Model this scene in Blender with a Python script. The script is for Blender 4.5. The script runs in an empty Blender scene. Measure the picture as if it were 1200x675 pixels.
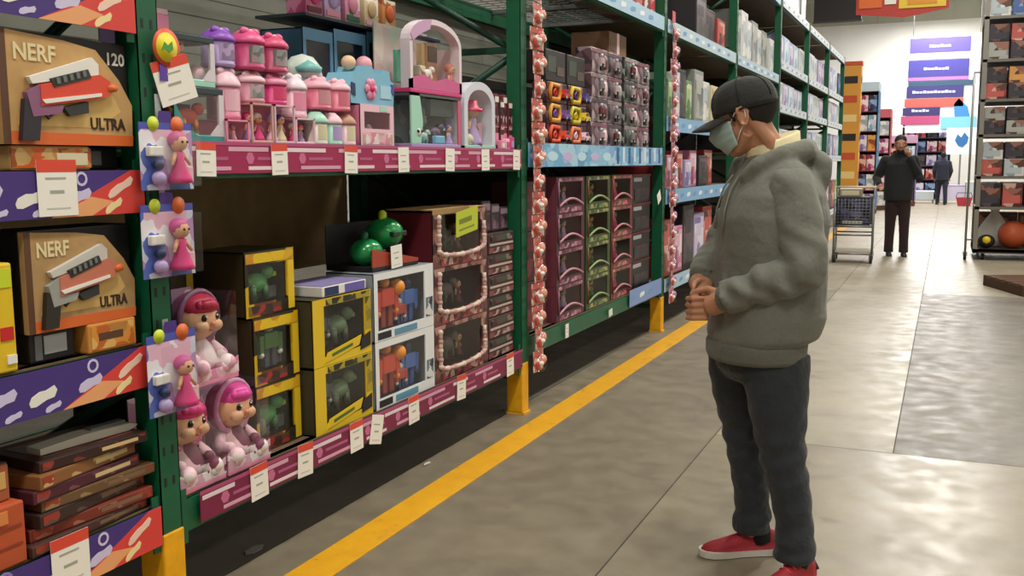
import bpy, bmesh, math, random
from mathutils import Vector, Matrix
random.seed(11)
scene = bpy.context.scene
COL = scene.collection
PI = math.pi
XF = -2.19                                  # front plane of the pallet racks, metres
UP = [-0.70, 2.25, 5.10, 8.12, 11.15, 14.25, 17.3, 20.35, 23.4, 26.45]   # near edges of the front posts

# ------------------------------------------------------------------ materials
def lin(h):
    h = h.lstrip('#')
    c = [int(h[i:i+2], 16)/255 for i in (0, 2, 4)]
    return tuple((x/12.92 if x <= .04045 else ((x+.055)/1.055)**2.4) for x in c) + (1,)
MC = {}
def M(hexc, r=.5, metal=0.0, noise=0.0, bump=0.0, ns=25.0, emit=0.0, coat=0.0):
    key = (hexc, r, metal, noise, bump, ns, emit, coat)
    if key in MC: return MC[key]
    m = bpy.data.materials.new('mat_'+hexc.strip('#')); m.use_nodes = True
    nt = m.node_tree; b = nt.nodes['Principled BSDF']
    m['hex'] = hexc
    b.inputs['Base Color'].default_value = lin(hexc)
    b.inputs['Roughness'].default_value = r; b.inputs['Metallic'].default_value = metal
    if coat: b.inputs['Coat Weight'].default_value = coat
    if emit:
        b.inputs['Emission Color'].default_value = lin(hexc); b.inputs['Emission Strength'].default_value = emit
    if noise or bump:
        tc = nt.nodes.new('ShaderNodeTexCoord'); n = nt.nodes.new('ShaderNodeTexNoise')
        n.inputs['Scale'].default_value = ns; n.inputs['Detail'].default_value = 5
        nt.links.new(tc.outputs['Object'], n.inputs['Vector'])
        if noise:
            c = lin(hexc); rp = nt.nodes.new('ShaderNodeValToRGB')
            rp.color_ramp.elements[0].position = .3; rp.color_ramp.elements[1].position = .7
            rp.color_ramp.elements[0].color = tuple(x*(1-noise) for x in c[:3])+(1,)
            rp.color_ramp.elements[1].color = tuple(min(1, x*(1+noise)) for x in c[:3])+(1,)
            nt.links.new(n.outputs['Fac'], rp.inputs['Fac']); nt.links.new(rp.outputs['Color'], b.inputs['Base Color'])
        if bump:
            bp = nt.nodes.new('ShaderNodeBump'); bp.inputs['Strength'].default_value = bump
            nt.links.new(n.outputs['Fac'], bp.inputs['Height']); nt.links.new(bp.outputs['Normal'], b.inputs['Normal'])
    MC[key] = m; return m
def PR(cols, scale=12.0, r=.35, stretch=(1, 1, 1), dist=.6):
    """printed packaging: patches of flat ink colours"""
    key = ('pr',)+tuple(cols)+(scale, r, stretch, dist)
    if key in MC: return MC[key]
    m = bpy.data.materials.new('print_'+cols[0].strip('#')); m.use_nodes = True
    nt = m.node_tree; b = nt.nodes['Principled BSDF']; b.inputs['Roughness'].default_value = r
    tc = nt.nodes.new('ShaderNodeTexCoord'); mp = nt.nodes.new('ShaderNodeMapping'); mp.inputs['Scale'].default_value = stretch
    n = nt.nodes.new('ShaderNodeTexNoise'); n.inputs['Scale'].default_value = scale*.8; n.inputs['Detail'].default_value = 2
    mx = nt.nodes.new('ShaderNodeMixRGB'); mx.blend_type = 'ADD'; mx.inputs['Fac'].default_value = dist/scale*2
    v = nt.nodes.new('ShaderNodeTexVoronoi'); v.inputs['Scale'].default_value = scale
    sp = nt.nodes.new('ShaderNodeSeparateColor'); rp = nt.nodes.new('ShaderNodeValToRGB'); rp.color_ramp.interpolation = 'CONSTANT'
    L = nt.links.new
    L(tc.outputs['Object'], mp.inputs['Vector']); L(mp.outputs['Vector'], n.inputs['Vector']); L(mp.outputs['Vector'], mx.inputs['Color1'])
    L(n.outputs['Color'], mx.inputs['Color2']); L(mx.outputs['Color'], v.inputs['Vector']); L(v.outputs['Color'], sp.inputs['Color'])
    L(sp.outputs[0], rp.inputs['Fac']); L(rp.outputs['Color'], b.inputs['Base Color'])
    e = rp.color_ramp.elements; e[0].color = lin(cols[0]); e[0].position = 0; e.remove(e[1])
    for i, c in enumerate(cols[1:], 1):
        q = e.new(i/len(cols)); q.color = lin(c)
    MC[key] = m; return m
def clear_plastic(tint='#ffffff', gl=.06):
    key = ('clear', tint, gl)
    if key in MC: return MC[key]
    m = bpy.data.materials.new('clear_plastic'); m.use_nodes = True; nt = m.node_tree; nt.nodes.clear()
    o = nt.nodes.new('ShaderNodeOutputMaterial'); mx = nt.nodes.new('ShaderNodeMixShader'); t = nt.nodes.new('ShaderNodeBsdfTransparent'); g = nt.nodes.new('ShaderNodeBsdfGlossy')
    t.inputs['Color'].default_value = lin(tint); g.inputs['Roughness'].default_value = .12; mx.inputs['Fac'].default_value = gl
    nt.links.new(t.outputs[0], mx.inputs[1]); nt.links.new(g.outputs[0], mx.inputs[2]); nt.links.new(mx.outputs[0], o.inputs['Surface'])
    MC[key] = m; return m
CLEAR = clear_plastic()

# ------------------------------------------------------------------ mesh builder
class MB:
    def __init__(s): s.v = []; s.f = []; s.k = []; s.sm = []; s.mats = []
    def mi(s, m):
        if m not in s.mats: s.mats.append(m)
        return s.mats.index(m)
    def add(s, vs, fs, m, sm=False, T=None):
        o = len(s.v); k = s.mi(m)
        s.v += [tuple(T @ Vector(p)) if T else tuple(p) for p in vs]
        for f in fs: s.f.append([i+o for i in f]); s.k.append(k); s.sm.append(sm)
        return s
    def box(s, x0, x1, y0, y1, z0, z1, m, b=0.0, T=None):
        if b <= 0:
            v = [(x, y, z) for x in (x0, x1) for y in (y0, y1) for z in (z0, z1)]
            return s.add(v, [(0, 1, 3, 2), (4, 6, 7, 5), (0, 4, 5, 1), (2, 3, 7, 6), (0, 2, 6, 4), (1, 5, 7, 3)], m, T=T)
        bm = bmesh.new(); bmesh.ops.create_cube(bm, size=1)
        for q in bm.verts: q.co = Vector(((x0+x1)/2+q.co.x*(x1-x0), (y0+y1)/2+q.co.y*(y1-y0), (z0+z1)/2+q.co.z*(z1-z0)))
        bmesh.ops.bevel(bm, geom=bm.edges[:], offset=b, segments=2, affect='EDGES', profile=.5)
        bm.verts.index_update(); s.add([q.co[:] for q in bm.verts], [[q.index for q in f.verts] for f in bm.faces], m, T=T); bm.free(); return s
    def prism(s, pts, x0, x1, m, T=None):                     # pts in (y, z), extruded along x
        n = len(pts); v = [(x0, y, z) for y, z in pts]+[(x1, y, z) for y, z in pts]
        return s.add(v, [list(range(n)), list(range(n, 2*n))]+[(i, (i+1) % n, n+(i+1) % n, n+i) for i in range(n)], m, T=T)
    def loft(s, rings, m, sm=True, cap=True, T=None):
        n = len(rings[0]); v = [p for r in rings for p in r]; f = []
        for j in range(len(rings)-1):
            for i in range(n):
                a = j*n+i; b = j*n+(i+1) % n; f.append((a, b, b+n, a+n))
        if cap: f += [list(range(n)), list(range((len(rings)-1)*n, len(rings)*n))]
        return s.add(v, f, m, sm, T)
    def lathe(s, prof, m, c=(0, 0, 0), n=20, T=None, sm=True): # prof = (radius, z)
        return s.loft([[(c[0]+r*math.cos(2*PI*i/n), c[1]+r*math.sin(2*PI*i/n), c[2]+z) for i in range(n)] for r, z in prof], m, sm, True, T)
    def cyl(s, p0, p1, r, m, n=12): return s.tube([p0, p1], r, m, n)
    def sph(s, c, r, m, nu=14, nv=9, T=None):
        r = (r, r, r) if not isinstance(r, tuple) else r
        rings = []
        for j in range(nv+1):
            a = -PI/2+PI*j/nv; q = max(math.cos(a), .02)
            rings.append([(c[0]+r[0]*q*math.cos(2*PI*i/nu), c[1]+r[1]*q*math.sin(2*PI*i/nu), c[2]+r[2]*math.sin(a)) for i in range(nu)])
        return s.loft(rings, m, True, True, T)
    def tube(s, path, r, m, n=8, T=None, flat=1.0):
        P = [Vector(p) for p in path]; rs = r if isinstance(r, (list, tuple)) else [r]*len(P)
        t = (P[1]-P[0]).normalized(); a = t.orthogonal().normalized(); rings = []
        for i, p in enumerate(P):
            tt = (P[min(i+1, len(P)-1)]-P[max(i-1, 0)]).normalized()
            a = (a-tt*a.dot(tt)).normalized(); b = tt.cross(a)
            rings.append([tuple(p+a*(rs[i]*math.cos(2*PI*k/n))+b*(rs[i]*flat*math.sin(2*PI*k/n))) for k in range(n)])
        return s.loft(rings, m, True, True, T)
    def chain(s, pts, rs, m, n=12, T=None):                   # rounded limb
        s.tube(pts, rs, m, n, T)
        for p, r in zip(pts, rs): s.sph(p, r, m, n, 8, T)
        return s
    def text(s, txt, size, y, z, x, m, depth=.002, bold=0.0, sx=1.0):
        cu = bpy.data.curves.new('t', 'FONT'); cu.body = txt; cu.size = size; cu.extrude = depth/2; cu.offset = bold; cu.resolution_u = 2
        o = bpy.data.objects.new('t', cu); COL.objects.link(o); dg = bpy.context.evaluated_depsgraph_get(); dg.update()
        me = bpy.data.meshes.new_from_object(o.evaluated_get(dg))
        s.add([(x+q.co.z, y+q.co.x*sx, z+q.co.y) for q in me.vertices], [list(p.vertices) for p in me.polygons], m)
        bpy.data.objects.remove(o); bpy.data.meshes.remove(me); bpy.data.curves.remove(cu); return s
    def mesh(s, name):
        me = bpy.data.meshes.new(name); me.from_pydata(s.v, [], s.f)
        for m in s.mats: me.materials.append(m)
        me.polygons.foreach_set('material_index', s.k); me.polygons.foreach_set('use_smooth', s.sm)
        bm = bmesh.new(); bm.from_mesh(me); bmesh.ops.recalc_face_normals(bm, faces=bm.faces[:]); bm.to_mesh(me); bm.free(); me.update(); return me
    def build(s, name, parent=None, loc=None, rz=0.0):
        o = bpy.data.objects.new(name, s.mesh(name)); COL.objects.link(o)
        if parent: o.parent = parent
        if loc: o.location = loc
        if rz: o.rotation_euler.z = rz
        return o
def solid(mb, name, voxel, parent=None, smooth=6):
    """fuse the overlapping shapes of mb into one continuous skin"""
    o = mb.build(name)
    a = o.modifiers.new('r', 'REMESH'); a.mode = 'VOXEL'; a.voxel_size = voxel
    b = o.modifiers.new('s', 'SMOOTH'); b.factor = .5; b.iterations = smooth
    dg = bpy.context.evaluated_depsgraph_get(); dg.update()
    me = bpy.data.meshes.new_from_object(o.evaluated_get(dg)); old = o.data; o.modifiers.clear(); o.data = me; bpy.data.meshes.remove(old)
    me.materials.clear(); me.materials.append(mb.mats[0]); me.polygons.foreach_set('use_smooth', [True]*len(me.polygons))
    if parent: o.parent = parent
    return o
def tag(o, label, cat, group=None, kind=None):
    o['label'] = label; o['category'] = cat
    if group: o['group'] = group
    if kind: o['kind'] = kind
    return o
def thing(name, label, cat, loc=(0, 0, 0), rz=0.0, group=None):
    o = bpy.data.objects.new(name, None); o.empty_display_size = .05; COL.objects.link(o)
    o.location = loc; o.rotation_euler.z = rz
    return tag(o, label, cat, group)
def struct(name, mb, label=None):
    o = mb.build(name); o['kind'] = 'structure'
    if label: o['label'] = label
    return o
def clone(o, label=None, loc=None, rz=None, parent=None):
    c = o.copy(); COL.objects.link(c)
    if parent: c.parent = parent
    for ch in list(o.children): clone(ch, parent=c)
    if label: c['label'] = label
    if loc: c.location = loc
    if rz is not None: c.rotation_euler.z = rz
    return c
ORD = ['first', 'second', 'third', 'fourth', 'fifth', 'sixth', 'seventh', 'eighth', 'ninth', 'tenth', 'eleventh', 'twelfth', 'thirteenth', 'fourteenth', 'fifteenth', 'sixteenth', 'seventeenth', 'eighteenth']

# ------------------------------------------------------------------ palette
GREEN = M('#0a5a3a', .45, noise=.12, ns=8); DKGREEN = M('#083d2b', .5); YEL = M('#e8a90c', .5, noise=.15, ns=14)
BLACK = M('#101012', .5); DARK = M('#1d1a1c', .55); GREY = M('#6f7173', .5); STEEL = M('#8b8d8c', .38, .7); WHITE = M('#e9e6df', .5)
CREAM = M('#d9cfae', .6); RED = M('#c5252b', .45); ORANGE = M('#d8672b', .5); KRAFT = M('#bf9760', .65, noise=.12, ns=14); BOARD = M('#6d5a42', .8, noise=.18, ns=9)
PINK = M('#e58fae', .4); HOTPINK = M('#d63d80', .4); LPINK = M('#edc3d0', .4); PURPLE = M('#4b3184', .45); LILAC = M('#b39bd0', .4); TEAL = M('#3f9c9c', .4)
SKYBLUE = M('#79b4d6', .4); NAVY = M('#22335f', .45); LBLUE = M('#a9d2e6', .4); MAG = M('#a01c50', .5); LMAG = M('#d8a3bb', .5); YELLOW = M('#e0bd22', .45); LIME = M('#c5d62c', .45)
PEACH = M('#e3ad88', .5); BROWN = M('#5b3a26', .6); MINT = M('#a7d8c4', .4); REDORANGE = M('#dd4a35', .45); DKRED = M('#5d1420', .5); SILVER = M('#b9bcc0', .3, .3)
PAPER = M('#f1ede4', .7)

# ------------------------------------------------------------------ toys inside packages (each fills about s metres of height, standing at c, facing +x)
def fig_robot(mb, c, s, a, b, hd):
    x, y, z = c
    for q in (-1, 1):
        mb.box(x-.07*s, x+.07*s, y+q*.13*s-.08*s, y+q*.13*s+.08*s, z, z+.42*s, b, .015*s)
        mb.box(x-.06*s, x+.10*s, y+q*.33*s-.07*s, y+q*.33*s+.07*s, z+.32*s, z+.72*s, a, .02*s); mb.sph((x+.05*s, y+q*.33*s, z+.28*s), .075*s, hd, 8, 6)
    mb.box(x-.11*s, x+.11*s, y-.24*s, y+.24*s, z+.40*s, z+.76*s, a, .03*s); mb.sph((x, y, z+.88*s), (.12*s, .12*s, .13*s), hd, 10, 8)
def fig_beast(mb, c, s, a, b, hd):
    x, y, z = c
    mb.sph((x, y, z+.45*s), (.2*s, .42*s, .24*s), a); mb.sph((x+.05*s, y+.42*s, z+.68*s), (.16*s, .2*s, .17*s), a); mb.box(x-.03*s, x+.12*s, y+.5*s, y+.72*s, z+.56*s, z+.68*s, hd, .02*s)
    mb.chain([(x, y-.35*s, z+.45*s), (x, y-.6*s, z+.6*s), (x, y-.72*s, z+.8*s)], [.12*s, .07*s, .03*s], b, 8)
    for yy in (-.25, .22):
        for q in (-1, 1): mb.chain([(x+q*.1*s, y+yy*s, z+.35*s), (x+q*.13*s, y+(yy+.05)*s, z+.06*s)], [.1*s, .06*s], b, 8)
def fig_car(mb, c, s, a, b, hd):
    x, y, z = c; p = [(-.5, .12), (.5, .12), (.52, .3), (.28, .36), (.12, .56), (-.22, .56), (-.38, .36), (-.52, .32)]
    mb.prism([(y+q*s, z+r*s) for q, r in p], x-.16*s, x+.16*s, a); mb.prism([(y+q*s, z+r*s) for q, r in [(-.3, .37), (.2, .37), (.09, .53), (-.19, .53)]], x+.16*s, x+.166*s, b)
    for q in (-.3, .3): mb.cyl((x-.18*s, y+q*s, z+.13*s), (x+.19*s, y+q*s, z+.13*s), .13*s, DARK, 12); mb.cyl((x+.19*s, y+q*s, z+.13*s), (x+.2*s, y+q*s, z+.13*s), .07*s, hd, 10)
def fig_doll(mb, c, s, a, b, hd):
    x, y, z = c
    mb.lathe([(.24*s, 0), (.22*s, .1*s), (.09*s, .42*s), (.11*s, .56*s), (.04*s, .62*s)], a, c, 12); mb.sph((x, y, z+.76*s), .17*s, PEACH, 10, 8); mb.sph((x-.04*s, y, z+.81*s), (.18*s, .2*s, .17*s), b, 10, 8)
    for q in (-1, 1): mb.chain([(x, y+q*.1*s, z+.54*s), (x+.04*s, y+q*.22*s, z+.36*s)], [.045*s, .035*s], PEACH, 6); mb.sph((x+.155*s, y+q*.06*s, z+.77*s), .025*s, DARK, 6, 5)

def window_box(name, label, cat, group, loc, w, d, h, frame, side, inner, fr=(.03, .03, .03, .04), toy=None, rz=0.0, extra=None, glaze=True, prints=None):
    """open-fronted carton with a clear window and a toy behind it; front face towards +x"""
    t = thing(name, label, cat, loc, rz, group); l, r, tp, bt = fr; k = .005
    c = MB(); W = w/2
    c.box(-d, -d+k, -W, W, 0, h, inner); c.box(-d, 0, -W, -W+k, 0, h, side); c.box(-d, 0, W-k, W, 0, h, side); c.box(-d, 0, -W, W, 0, k, side); c.box(-d, 0, -W, W, h-k, h, side)
    c.box(-k, .001, -W, -W+l, 0, h, frame); c.box(-k, .001, W-r, W, 0, h, frame); c.box(-k, .0012, -W+l, W-r, h-tp, h, frame); c.box(-k, .0012, -W+l, W-r, 0, bt, frame)
    if prints:                                               # printed panels on the frame: (y0,y1,z0,z1,material)
        for i_, (y0, y1, z0, z1, m) in enumerate(prints): c.box(.001, .0025+.0004*i_, y0, y1, z0, z1, m)
    if extra: extra(c)
    c.build('carton', t)
    if toy:
        q = MB(); toy(q); q.build('toy', t)
    if glaze: MB().box(-.0045, -.0035, -W+l, W-r, bt, h-tp, CLEAR).build('window', t)
    return t
def plain_box(name, label, cat, group, loc, w, d, h, body, lid=None, deco=(), rz=0.0, flaps=True):
    """closed carton: body, tape seam / lid panel and printed front panels (y0,y1,z0,z1,material as fractions)"""
    t = thing(name, label, cat, loc, rz, group); W = w/2
    c = MB(); c.box(-d, 0, -W, W, 0, h, body, min(.006, h*.1)); c.build('carton', t)
    p = MB()
    for i_, (y0, y1, z0, z1, m) in enumerate(deco): p.box(0, .002+.001*i_, -W+y0*w, -W+y1*w, z0*h, z1*h, m)
    if deco: p.build('front_print', t)
    if lid: MB().box(-d*.98, -.01*d, -W*.97, W*.97, h, h+.003, lid).build('lid', t)
    return t
# ------------------------------------------------------------------ camera
f_ = 1150.0; vp = (510.0, 149.5); vvx = 50.0
vvy = (f_*f_+vp[0]*vvx)/vp[1]
d_ = Vector((vp[0], vp[1], -f_)).normalized(); u_ = -Vector((vvx, -vvy, -f_)).normalized(); r_ = d_.cross(u_)
Rw = Matrix((r_, d_, u_))
cam = bpy.data.objects.new('camera', bpy.data.cameras.new('camera')); COL.objects.link(cam)
cam.matrix_world = Matrix.Translation((0, 0, 1.45)) @ Rw.to_4x4()
cam.data.sensor_width = 36; cam.data.lens = 36*f_/1200; cam.data.clip_end = 200; scene.camera = cam

# ------------------------------------------------------------------ shell of the warehouse
def concrete(key, a, b, r0=.22, r1=.5):
    m = bpy.data.materials.new('concrete_'+key); m.use_nodes = True; nt = m.node_tree; p = nt.nodes['Principled BSDF']; L = nt.links.new
    tc = nt.nodes.new('ShaderNodeTexCoord'); n = nt.nodes.new('ShaderNodeTexNoise'); n.inputs['Scale'].default_value = 1.1; n.inputs['Detail'].default_value = 9; n.inputs['Roughness'].default_value = .74
    n2 = nt.nodes.new('ShaderNodeTexNoise'); n2.inputs['Scale'].default_value = 7; n2.inputs['Detail'].default_value = 6; n2.inputs['Distortion'].default_value = .15
    ml = nt.nodes.new('ShaderNodeMath'); ml.operation = 'MULTIPLY'; sub = nt.nodes.new('ShaderNodeMath'); sub.operation = 'MULTIPLY_ADD'; sub.inputs[1].default_value = .35
    rp = nt.nodes.new('ShaderNodeValToRGB'); rp.color_ramp.elements[0].position = .38; rp.color_ramp.elements[1].position = .86; rp.color_ramp.elements[0].color = lin(a); rp.color_ramp.elements[1].color = lin(b)
    mr = nt.nodes.new('ShaderNodeMapRange'); mr.inputs['From Min'].default_value = .3; mr.inputs['From Max'].default_value = .7; mr.inputs['To Min'].default_value = r0; mr.inputs['To Max'].default_value = r1
    L(tc.outputs['Object'], n.inputs['Vector']); L(tc.outputs['Object'], n2.inputs['Vector']); L(n2.outputs['Fac'], sub.inputs[0]); L(n.outputs['Fac'], sub.inputs[2])
    L(sub.outputs[0], rp.inputs['Fac']); L(rp.outputs['Color'], p.inputs['Base Color']); L(n2.outputs['Fac'], mr.inputs['Value']); L(mr.outputs[0], p.inputs['Roughness'])
    return m
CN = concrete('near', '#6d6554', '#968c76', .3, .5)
CA = concrete('lane', '#665e50', '#857b67', .34, .6); CB = concrete('pale', '#7f7765', '#a19884', .32, .55); CC = concrete('grey', '#4c4740', '#7d766a', .4, .62); RACK_SHADE = concrete('under', '#58524a', '#6d665b', .4, .6)  # last tone: shade beneath the racks, painted into the slab colour
JOINT = M('#4b463f', .8)
fl = MB()
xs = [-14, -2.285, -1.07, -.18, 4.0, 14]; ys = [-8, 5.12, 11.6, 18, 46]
tone = {(0, 0): RACK_SHADE, (0, 1): RACK_SHADE, (0, 2): RACK_SHADE, (0, 3): RACK_SHADE, (1, 0): CA, (1, 1): CA, (1, 2): CB, (1, 3): CB, (2, 0): CN, (2, 1): CB, (2, 2): CB, (2, 3): CB, (3, 0): CN, (3, 1): CC, (3, 2): CB, (3, 3): CB, (4, 0): CN, (4, 1): CC, (4, 2): CB, (4, 3): CB}  # left lane slabs get a darker tone than the middle ones
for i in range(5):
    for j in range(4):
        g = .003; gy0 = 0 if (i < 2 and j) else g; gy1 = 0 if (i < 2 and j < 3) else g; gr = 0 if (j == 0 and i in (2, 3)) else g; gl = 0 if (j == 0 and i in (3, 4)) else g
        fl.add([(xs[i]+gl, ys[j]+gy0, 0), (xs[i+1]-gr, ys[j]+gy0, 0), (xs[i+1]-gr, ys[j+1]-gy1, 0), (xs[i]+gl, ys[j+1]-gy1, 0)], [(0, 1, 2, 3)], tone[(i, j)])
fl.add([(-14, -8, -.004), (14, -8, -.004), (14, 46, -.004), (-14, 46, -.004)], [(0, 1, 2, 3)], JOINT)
struct('floor', fl)
def worn_paint():
    m = bpy.data.materials.new('yellow_floor_paint'); m.use_nodes = True; nt = m.node_tree; p = nt.nodes['Principled BSDF']; p.inputs['Roughness'].default_value = .42; L = nt.links.new
    tc = nt.nodes.new('ShaderNodeTexCoord'); n = nt.nodes.new('ShaderNodeTexNoise'); n.inputs['Scale'].default_value = 9; n.inputs['Detail'].default_value = 8; n.inputs['Roughness'].default_value = .7
    rp = nt.nodes.new('ShaderNodeValToRGB'); e = rp.color_ramp.elements; e[0].position = .27; e[0].color = lin('#8b7440'); e[1].position = .40; e[1].color = lin('#dda018'); q = e.new(.7); q.color = lin('#e9b021')
    L(tc.outputs['Object'], n.inputs['Vector']); L(n.outputs['Fac'], rp.inputs['Fac']); L(rp.outputs['Color'], p.inputs['Base Color']); return m
yl = MB(); yl.box(-2.085, -1.925, -6, 28, .0005, .003, worn_paint()); o = struct('trim_1', yl); o['label'] = 'yellow painted line along the foot of the racks'
wl = M('#dcdbd6', .7, noise=.05, ns=.6); wg = M('#a9a898', .7, noise=.06, ns=.8)
b = MB(); b.box(-14, 14, 46, 46.2, 0, 7.3, wl); b.box(-14, 14, 46, 46.2, 7.3, 9, wg)
for i in range(28): b.box(-14+i, -13.94+i, 45.96, 46, 7.3, 9, wg)
struct('wall_back', b)
struct('wall_left', MB().box(-14.2, -14, -8, 46, 0, 9, wl)); struct('wall_right', MB().box(14, 14.2, -8, 46, 0, 9, wl)); struct('wall_front', MB().box(-14, 14, -8.2, -8, 0, 9, wl))
b = MB(); ce = M('#b4b5aa', .8, noise=.08, ns=.5); b.box(-14.2, 14.2, -8.2, 46.2, 8.6, 8.8, ce)
for y in range(-6, 46, 4):
    b.box(-14, 14, y-.05, y+.05, 8.45, 8.6, ce); b.box(-14, 14, y-.04, y+.04, 7.75, 7.83, ce)
    for i in range(-14, 14): b.tube([(i, y, 7.8), (i+.5, y, 8.5), (i+1, y, 7.8)], .03, ce, 5)
struct('ceiling', b)

# ------------------------------------------------------------------ pallet racks
def add_post(root, y, x, zt, foot=True):
    p = MB()
    p.box(x-.003, x, y+.004, y+.09, 0, zt, GREEN); p.box(x-.085, x, y+.004, y+.008, 0, zt, GREEN); p.box(x-.085, x, y+.086, y+.09, 0, zt, GREEN)
    z = .45
    while z < min(zt, 3.2):
        p.box(x, x+.0008, y+.022, y+.032, z, z+.028, DARK); p.box(x, x+.0008, y+.058, y+.068, z, z+.028, DARK); z += .1
    p.box(x-.10, x+.015, y+.001, y+.095, 0, .012, YEL)
    o = p.build('upright', root)
    if foot: MB().box(x-.095, x+.005, y+.001, y+.094, .012, .30, YEL, .006).build('foot_guard', root)['label'] = 'yellow painted foot of green upright'
    return o
def rack(i, y0, y1, levels, zt, label, decks, last=False, back=None, pad=0.0):
    t = thing('pallet_rack', label, 'rack', (XF, y0, 0), 0, 'green pallet racks along the aisle')
    D = 1.15; w = y1-y0
    add_post(t, 0, 0, zt); add_post(t, 0, -D+.09, zt)
    if last: add_post(t, w, 0, zt); add_post(t, w, -D+.09, zt)
    br = MB(); z = .2; k = 0
    while z < zt-.5:
        br.box(-D+.08, -.06, .03, .06, z, z+.035, DKGREEN)
        a, c = (-.07, -D+.08) if k % 2 else (-D+.08, -.07)
        br.tube([(a, .045, z+.02), (c, .045, z+.6)], .02, DKGREEN, 6); z += .62; k += 1
    br.build('brace', t)
    for zl, kind in zip(levels, decks):
        q = MB()
        for x in (-.055, -D+.015):
            q.box(x, x+.045, .09, w-.002, zl-.115, zl-.012, GREEN); q.box(x, x+.03, .09, w-.002, zl-.012, zl, GREEN)
            for yy in (.09, w-.03): q.box(x+.045, x+.05, yy, yy+.03, zl-.15, zl+.03, GREEN)
        q.build('beam', t)
        dk = MB()
        if kind == 'board': dk.box(-D+.06, -.02, .09, w, zl-.006, zl, BOARD)
        else:
            for j in range(int((w-.1)/.10)): dk.box(-D+.06, -.02, .12+j*.10, .126+j*.10, zl-.006, zl, STEEL)
            for j in range(10): dk.box(-D+.07+j*.112, -D+.075+j*.112, .1, w, zl-.012, zl-.006, STEEL)
            for j in range(4): dk.box(-D+.06, -.02, .3+j*(w-.5)/3, .34+j*(w-.5)/3, zl-.04, zl-.012, STEEL)
            for j in range(2): pass
        dk.build('deck', t)
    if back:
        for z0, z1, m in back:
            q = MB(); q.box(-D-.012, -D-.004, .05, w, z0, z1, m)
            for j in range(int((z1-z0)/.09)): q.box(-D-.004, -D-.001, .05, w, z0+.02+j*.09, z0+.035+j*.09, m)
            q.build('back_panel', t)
    return t
GPAN = M('#84877c', .7, noise=.08, ns=3)
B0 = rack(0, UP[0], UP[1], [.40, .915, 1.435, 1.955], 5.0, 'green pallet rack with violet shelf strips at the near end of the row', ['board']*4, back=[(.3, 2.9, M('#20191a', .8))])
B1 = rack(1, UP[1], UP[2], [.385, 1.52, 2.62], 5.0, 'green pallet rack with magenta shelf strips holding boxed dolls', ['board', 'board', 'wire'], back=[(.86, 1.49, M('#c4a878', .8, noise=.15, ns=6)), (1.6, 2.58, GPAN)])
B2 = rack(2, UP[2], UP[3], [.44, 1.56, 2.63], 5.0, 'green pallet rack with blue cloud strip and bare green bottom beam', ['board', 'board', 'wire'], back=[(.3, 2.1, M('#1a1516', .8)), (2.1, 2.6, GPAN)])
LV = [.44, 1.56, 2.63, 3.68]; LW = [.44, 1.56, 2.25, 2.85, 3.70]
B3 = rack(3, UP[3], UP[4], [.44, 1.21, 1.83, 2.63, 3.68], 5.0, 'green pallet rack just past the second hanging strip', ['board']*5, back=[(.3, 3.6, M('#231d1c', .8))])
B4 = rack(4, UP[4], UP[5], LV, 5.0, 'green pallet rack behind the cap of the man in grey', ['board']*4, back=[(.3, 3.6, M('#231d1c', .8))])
FAR = []
for i, nm in enumerate(['first', 'second', 'last']):
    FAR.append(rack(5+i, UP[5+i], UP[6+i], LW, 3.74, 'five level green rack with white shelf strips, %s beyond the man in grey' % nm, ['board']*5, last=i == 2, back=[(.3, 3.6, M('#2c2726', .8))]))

# printed strips clipped to the beams
def strip_part(root, y0, z0, z1, base, fn, y1, name='shelf_strip', x=.003):
    q = MB(); q.box(x, x+.003, y0, y1, z0, z1, base); fn(q, y0, y1, z0, z1, x+.003)
    return q.build(name, root)
def deco_mag(q, y0, y1, z0, z1, x):
    h = z1-z0; y = y0+.01; k = 0
    q.box(x, x+.001, y0, y1, z1-.012, z1, M('#b04a78', .5))
    while y < y1-.36:
        L = .16+.05*((k*7) % 3)
        q.box(x, x+.0012, y, y+L, z0+h*.70, z0+h*.84, LMAG if k % 2 else M('#e9d5dc', .5))
        q.box(x, x+.0012, y+.1, y+.1+L, z0+h*.10, z0+h*.22, M('#e9d5dc', .5) if k % 2 else LMAG)
        a = [(y+.11+.022*math.cos(j*PI/3), z0+h*.48+.022*math.sin(j*PI/3)) for j in range(6)]
        q.prism(a, x, x+.0012, M('#c96b95', .5)); q.box(x, x+.0011, y+.15, y+.15+L*.6, z0+h*.42, z0+h*.52, M('#b25a84', .5))
        y += L+.09; k += 1
def blob(q, y, z, w, h, x, m, tilt=.25):
    p = [(-.5, -.35), (-.3, -.5), (.1, -.4), (.4, -.5), (.52, -.05), (.42, .4), (.1, .34), (-.15, .5), (-.45, .38), (-.55, 0)]
    q.prism([(y+a*w, z+b_*h+a*w*tilt) for a, b_ in p], x, x+.0012, m)
def ring(q, y, z, r, x, m):
    for j in range(12):
        a, b_ = 2*PI*j/12, 2*PI*(j+1)/12
        q.prism([(y+r*math.cos(a), z+r*math.sin(a)), (y+r*math.cos(b_), z+r*math.sin(b_)), (y+.65*r*math.cos(b_), z+.65*r*math.sin(b_)), (y+.65*r*math.cos(a), z+.65*r*math.sin(a))], x, x+.0012, m)
LAV = M('#cfc6e6', .5)
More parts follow.
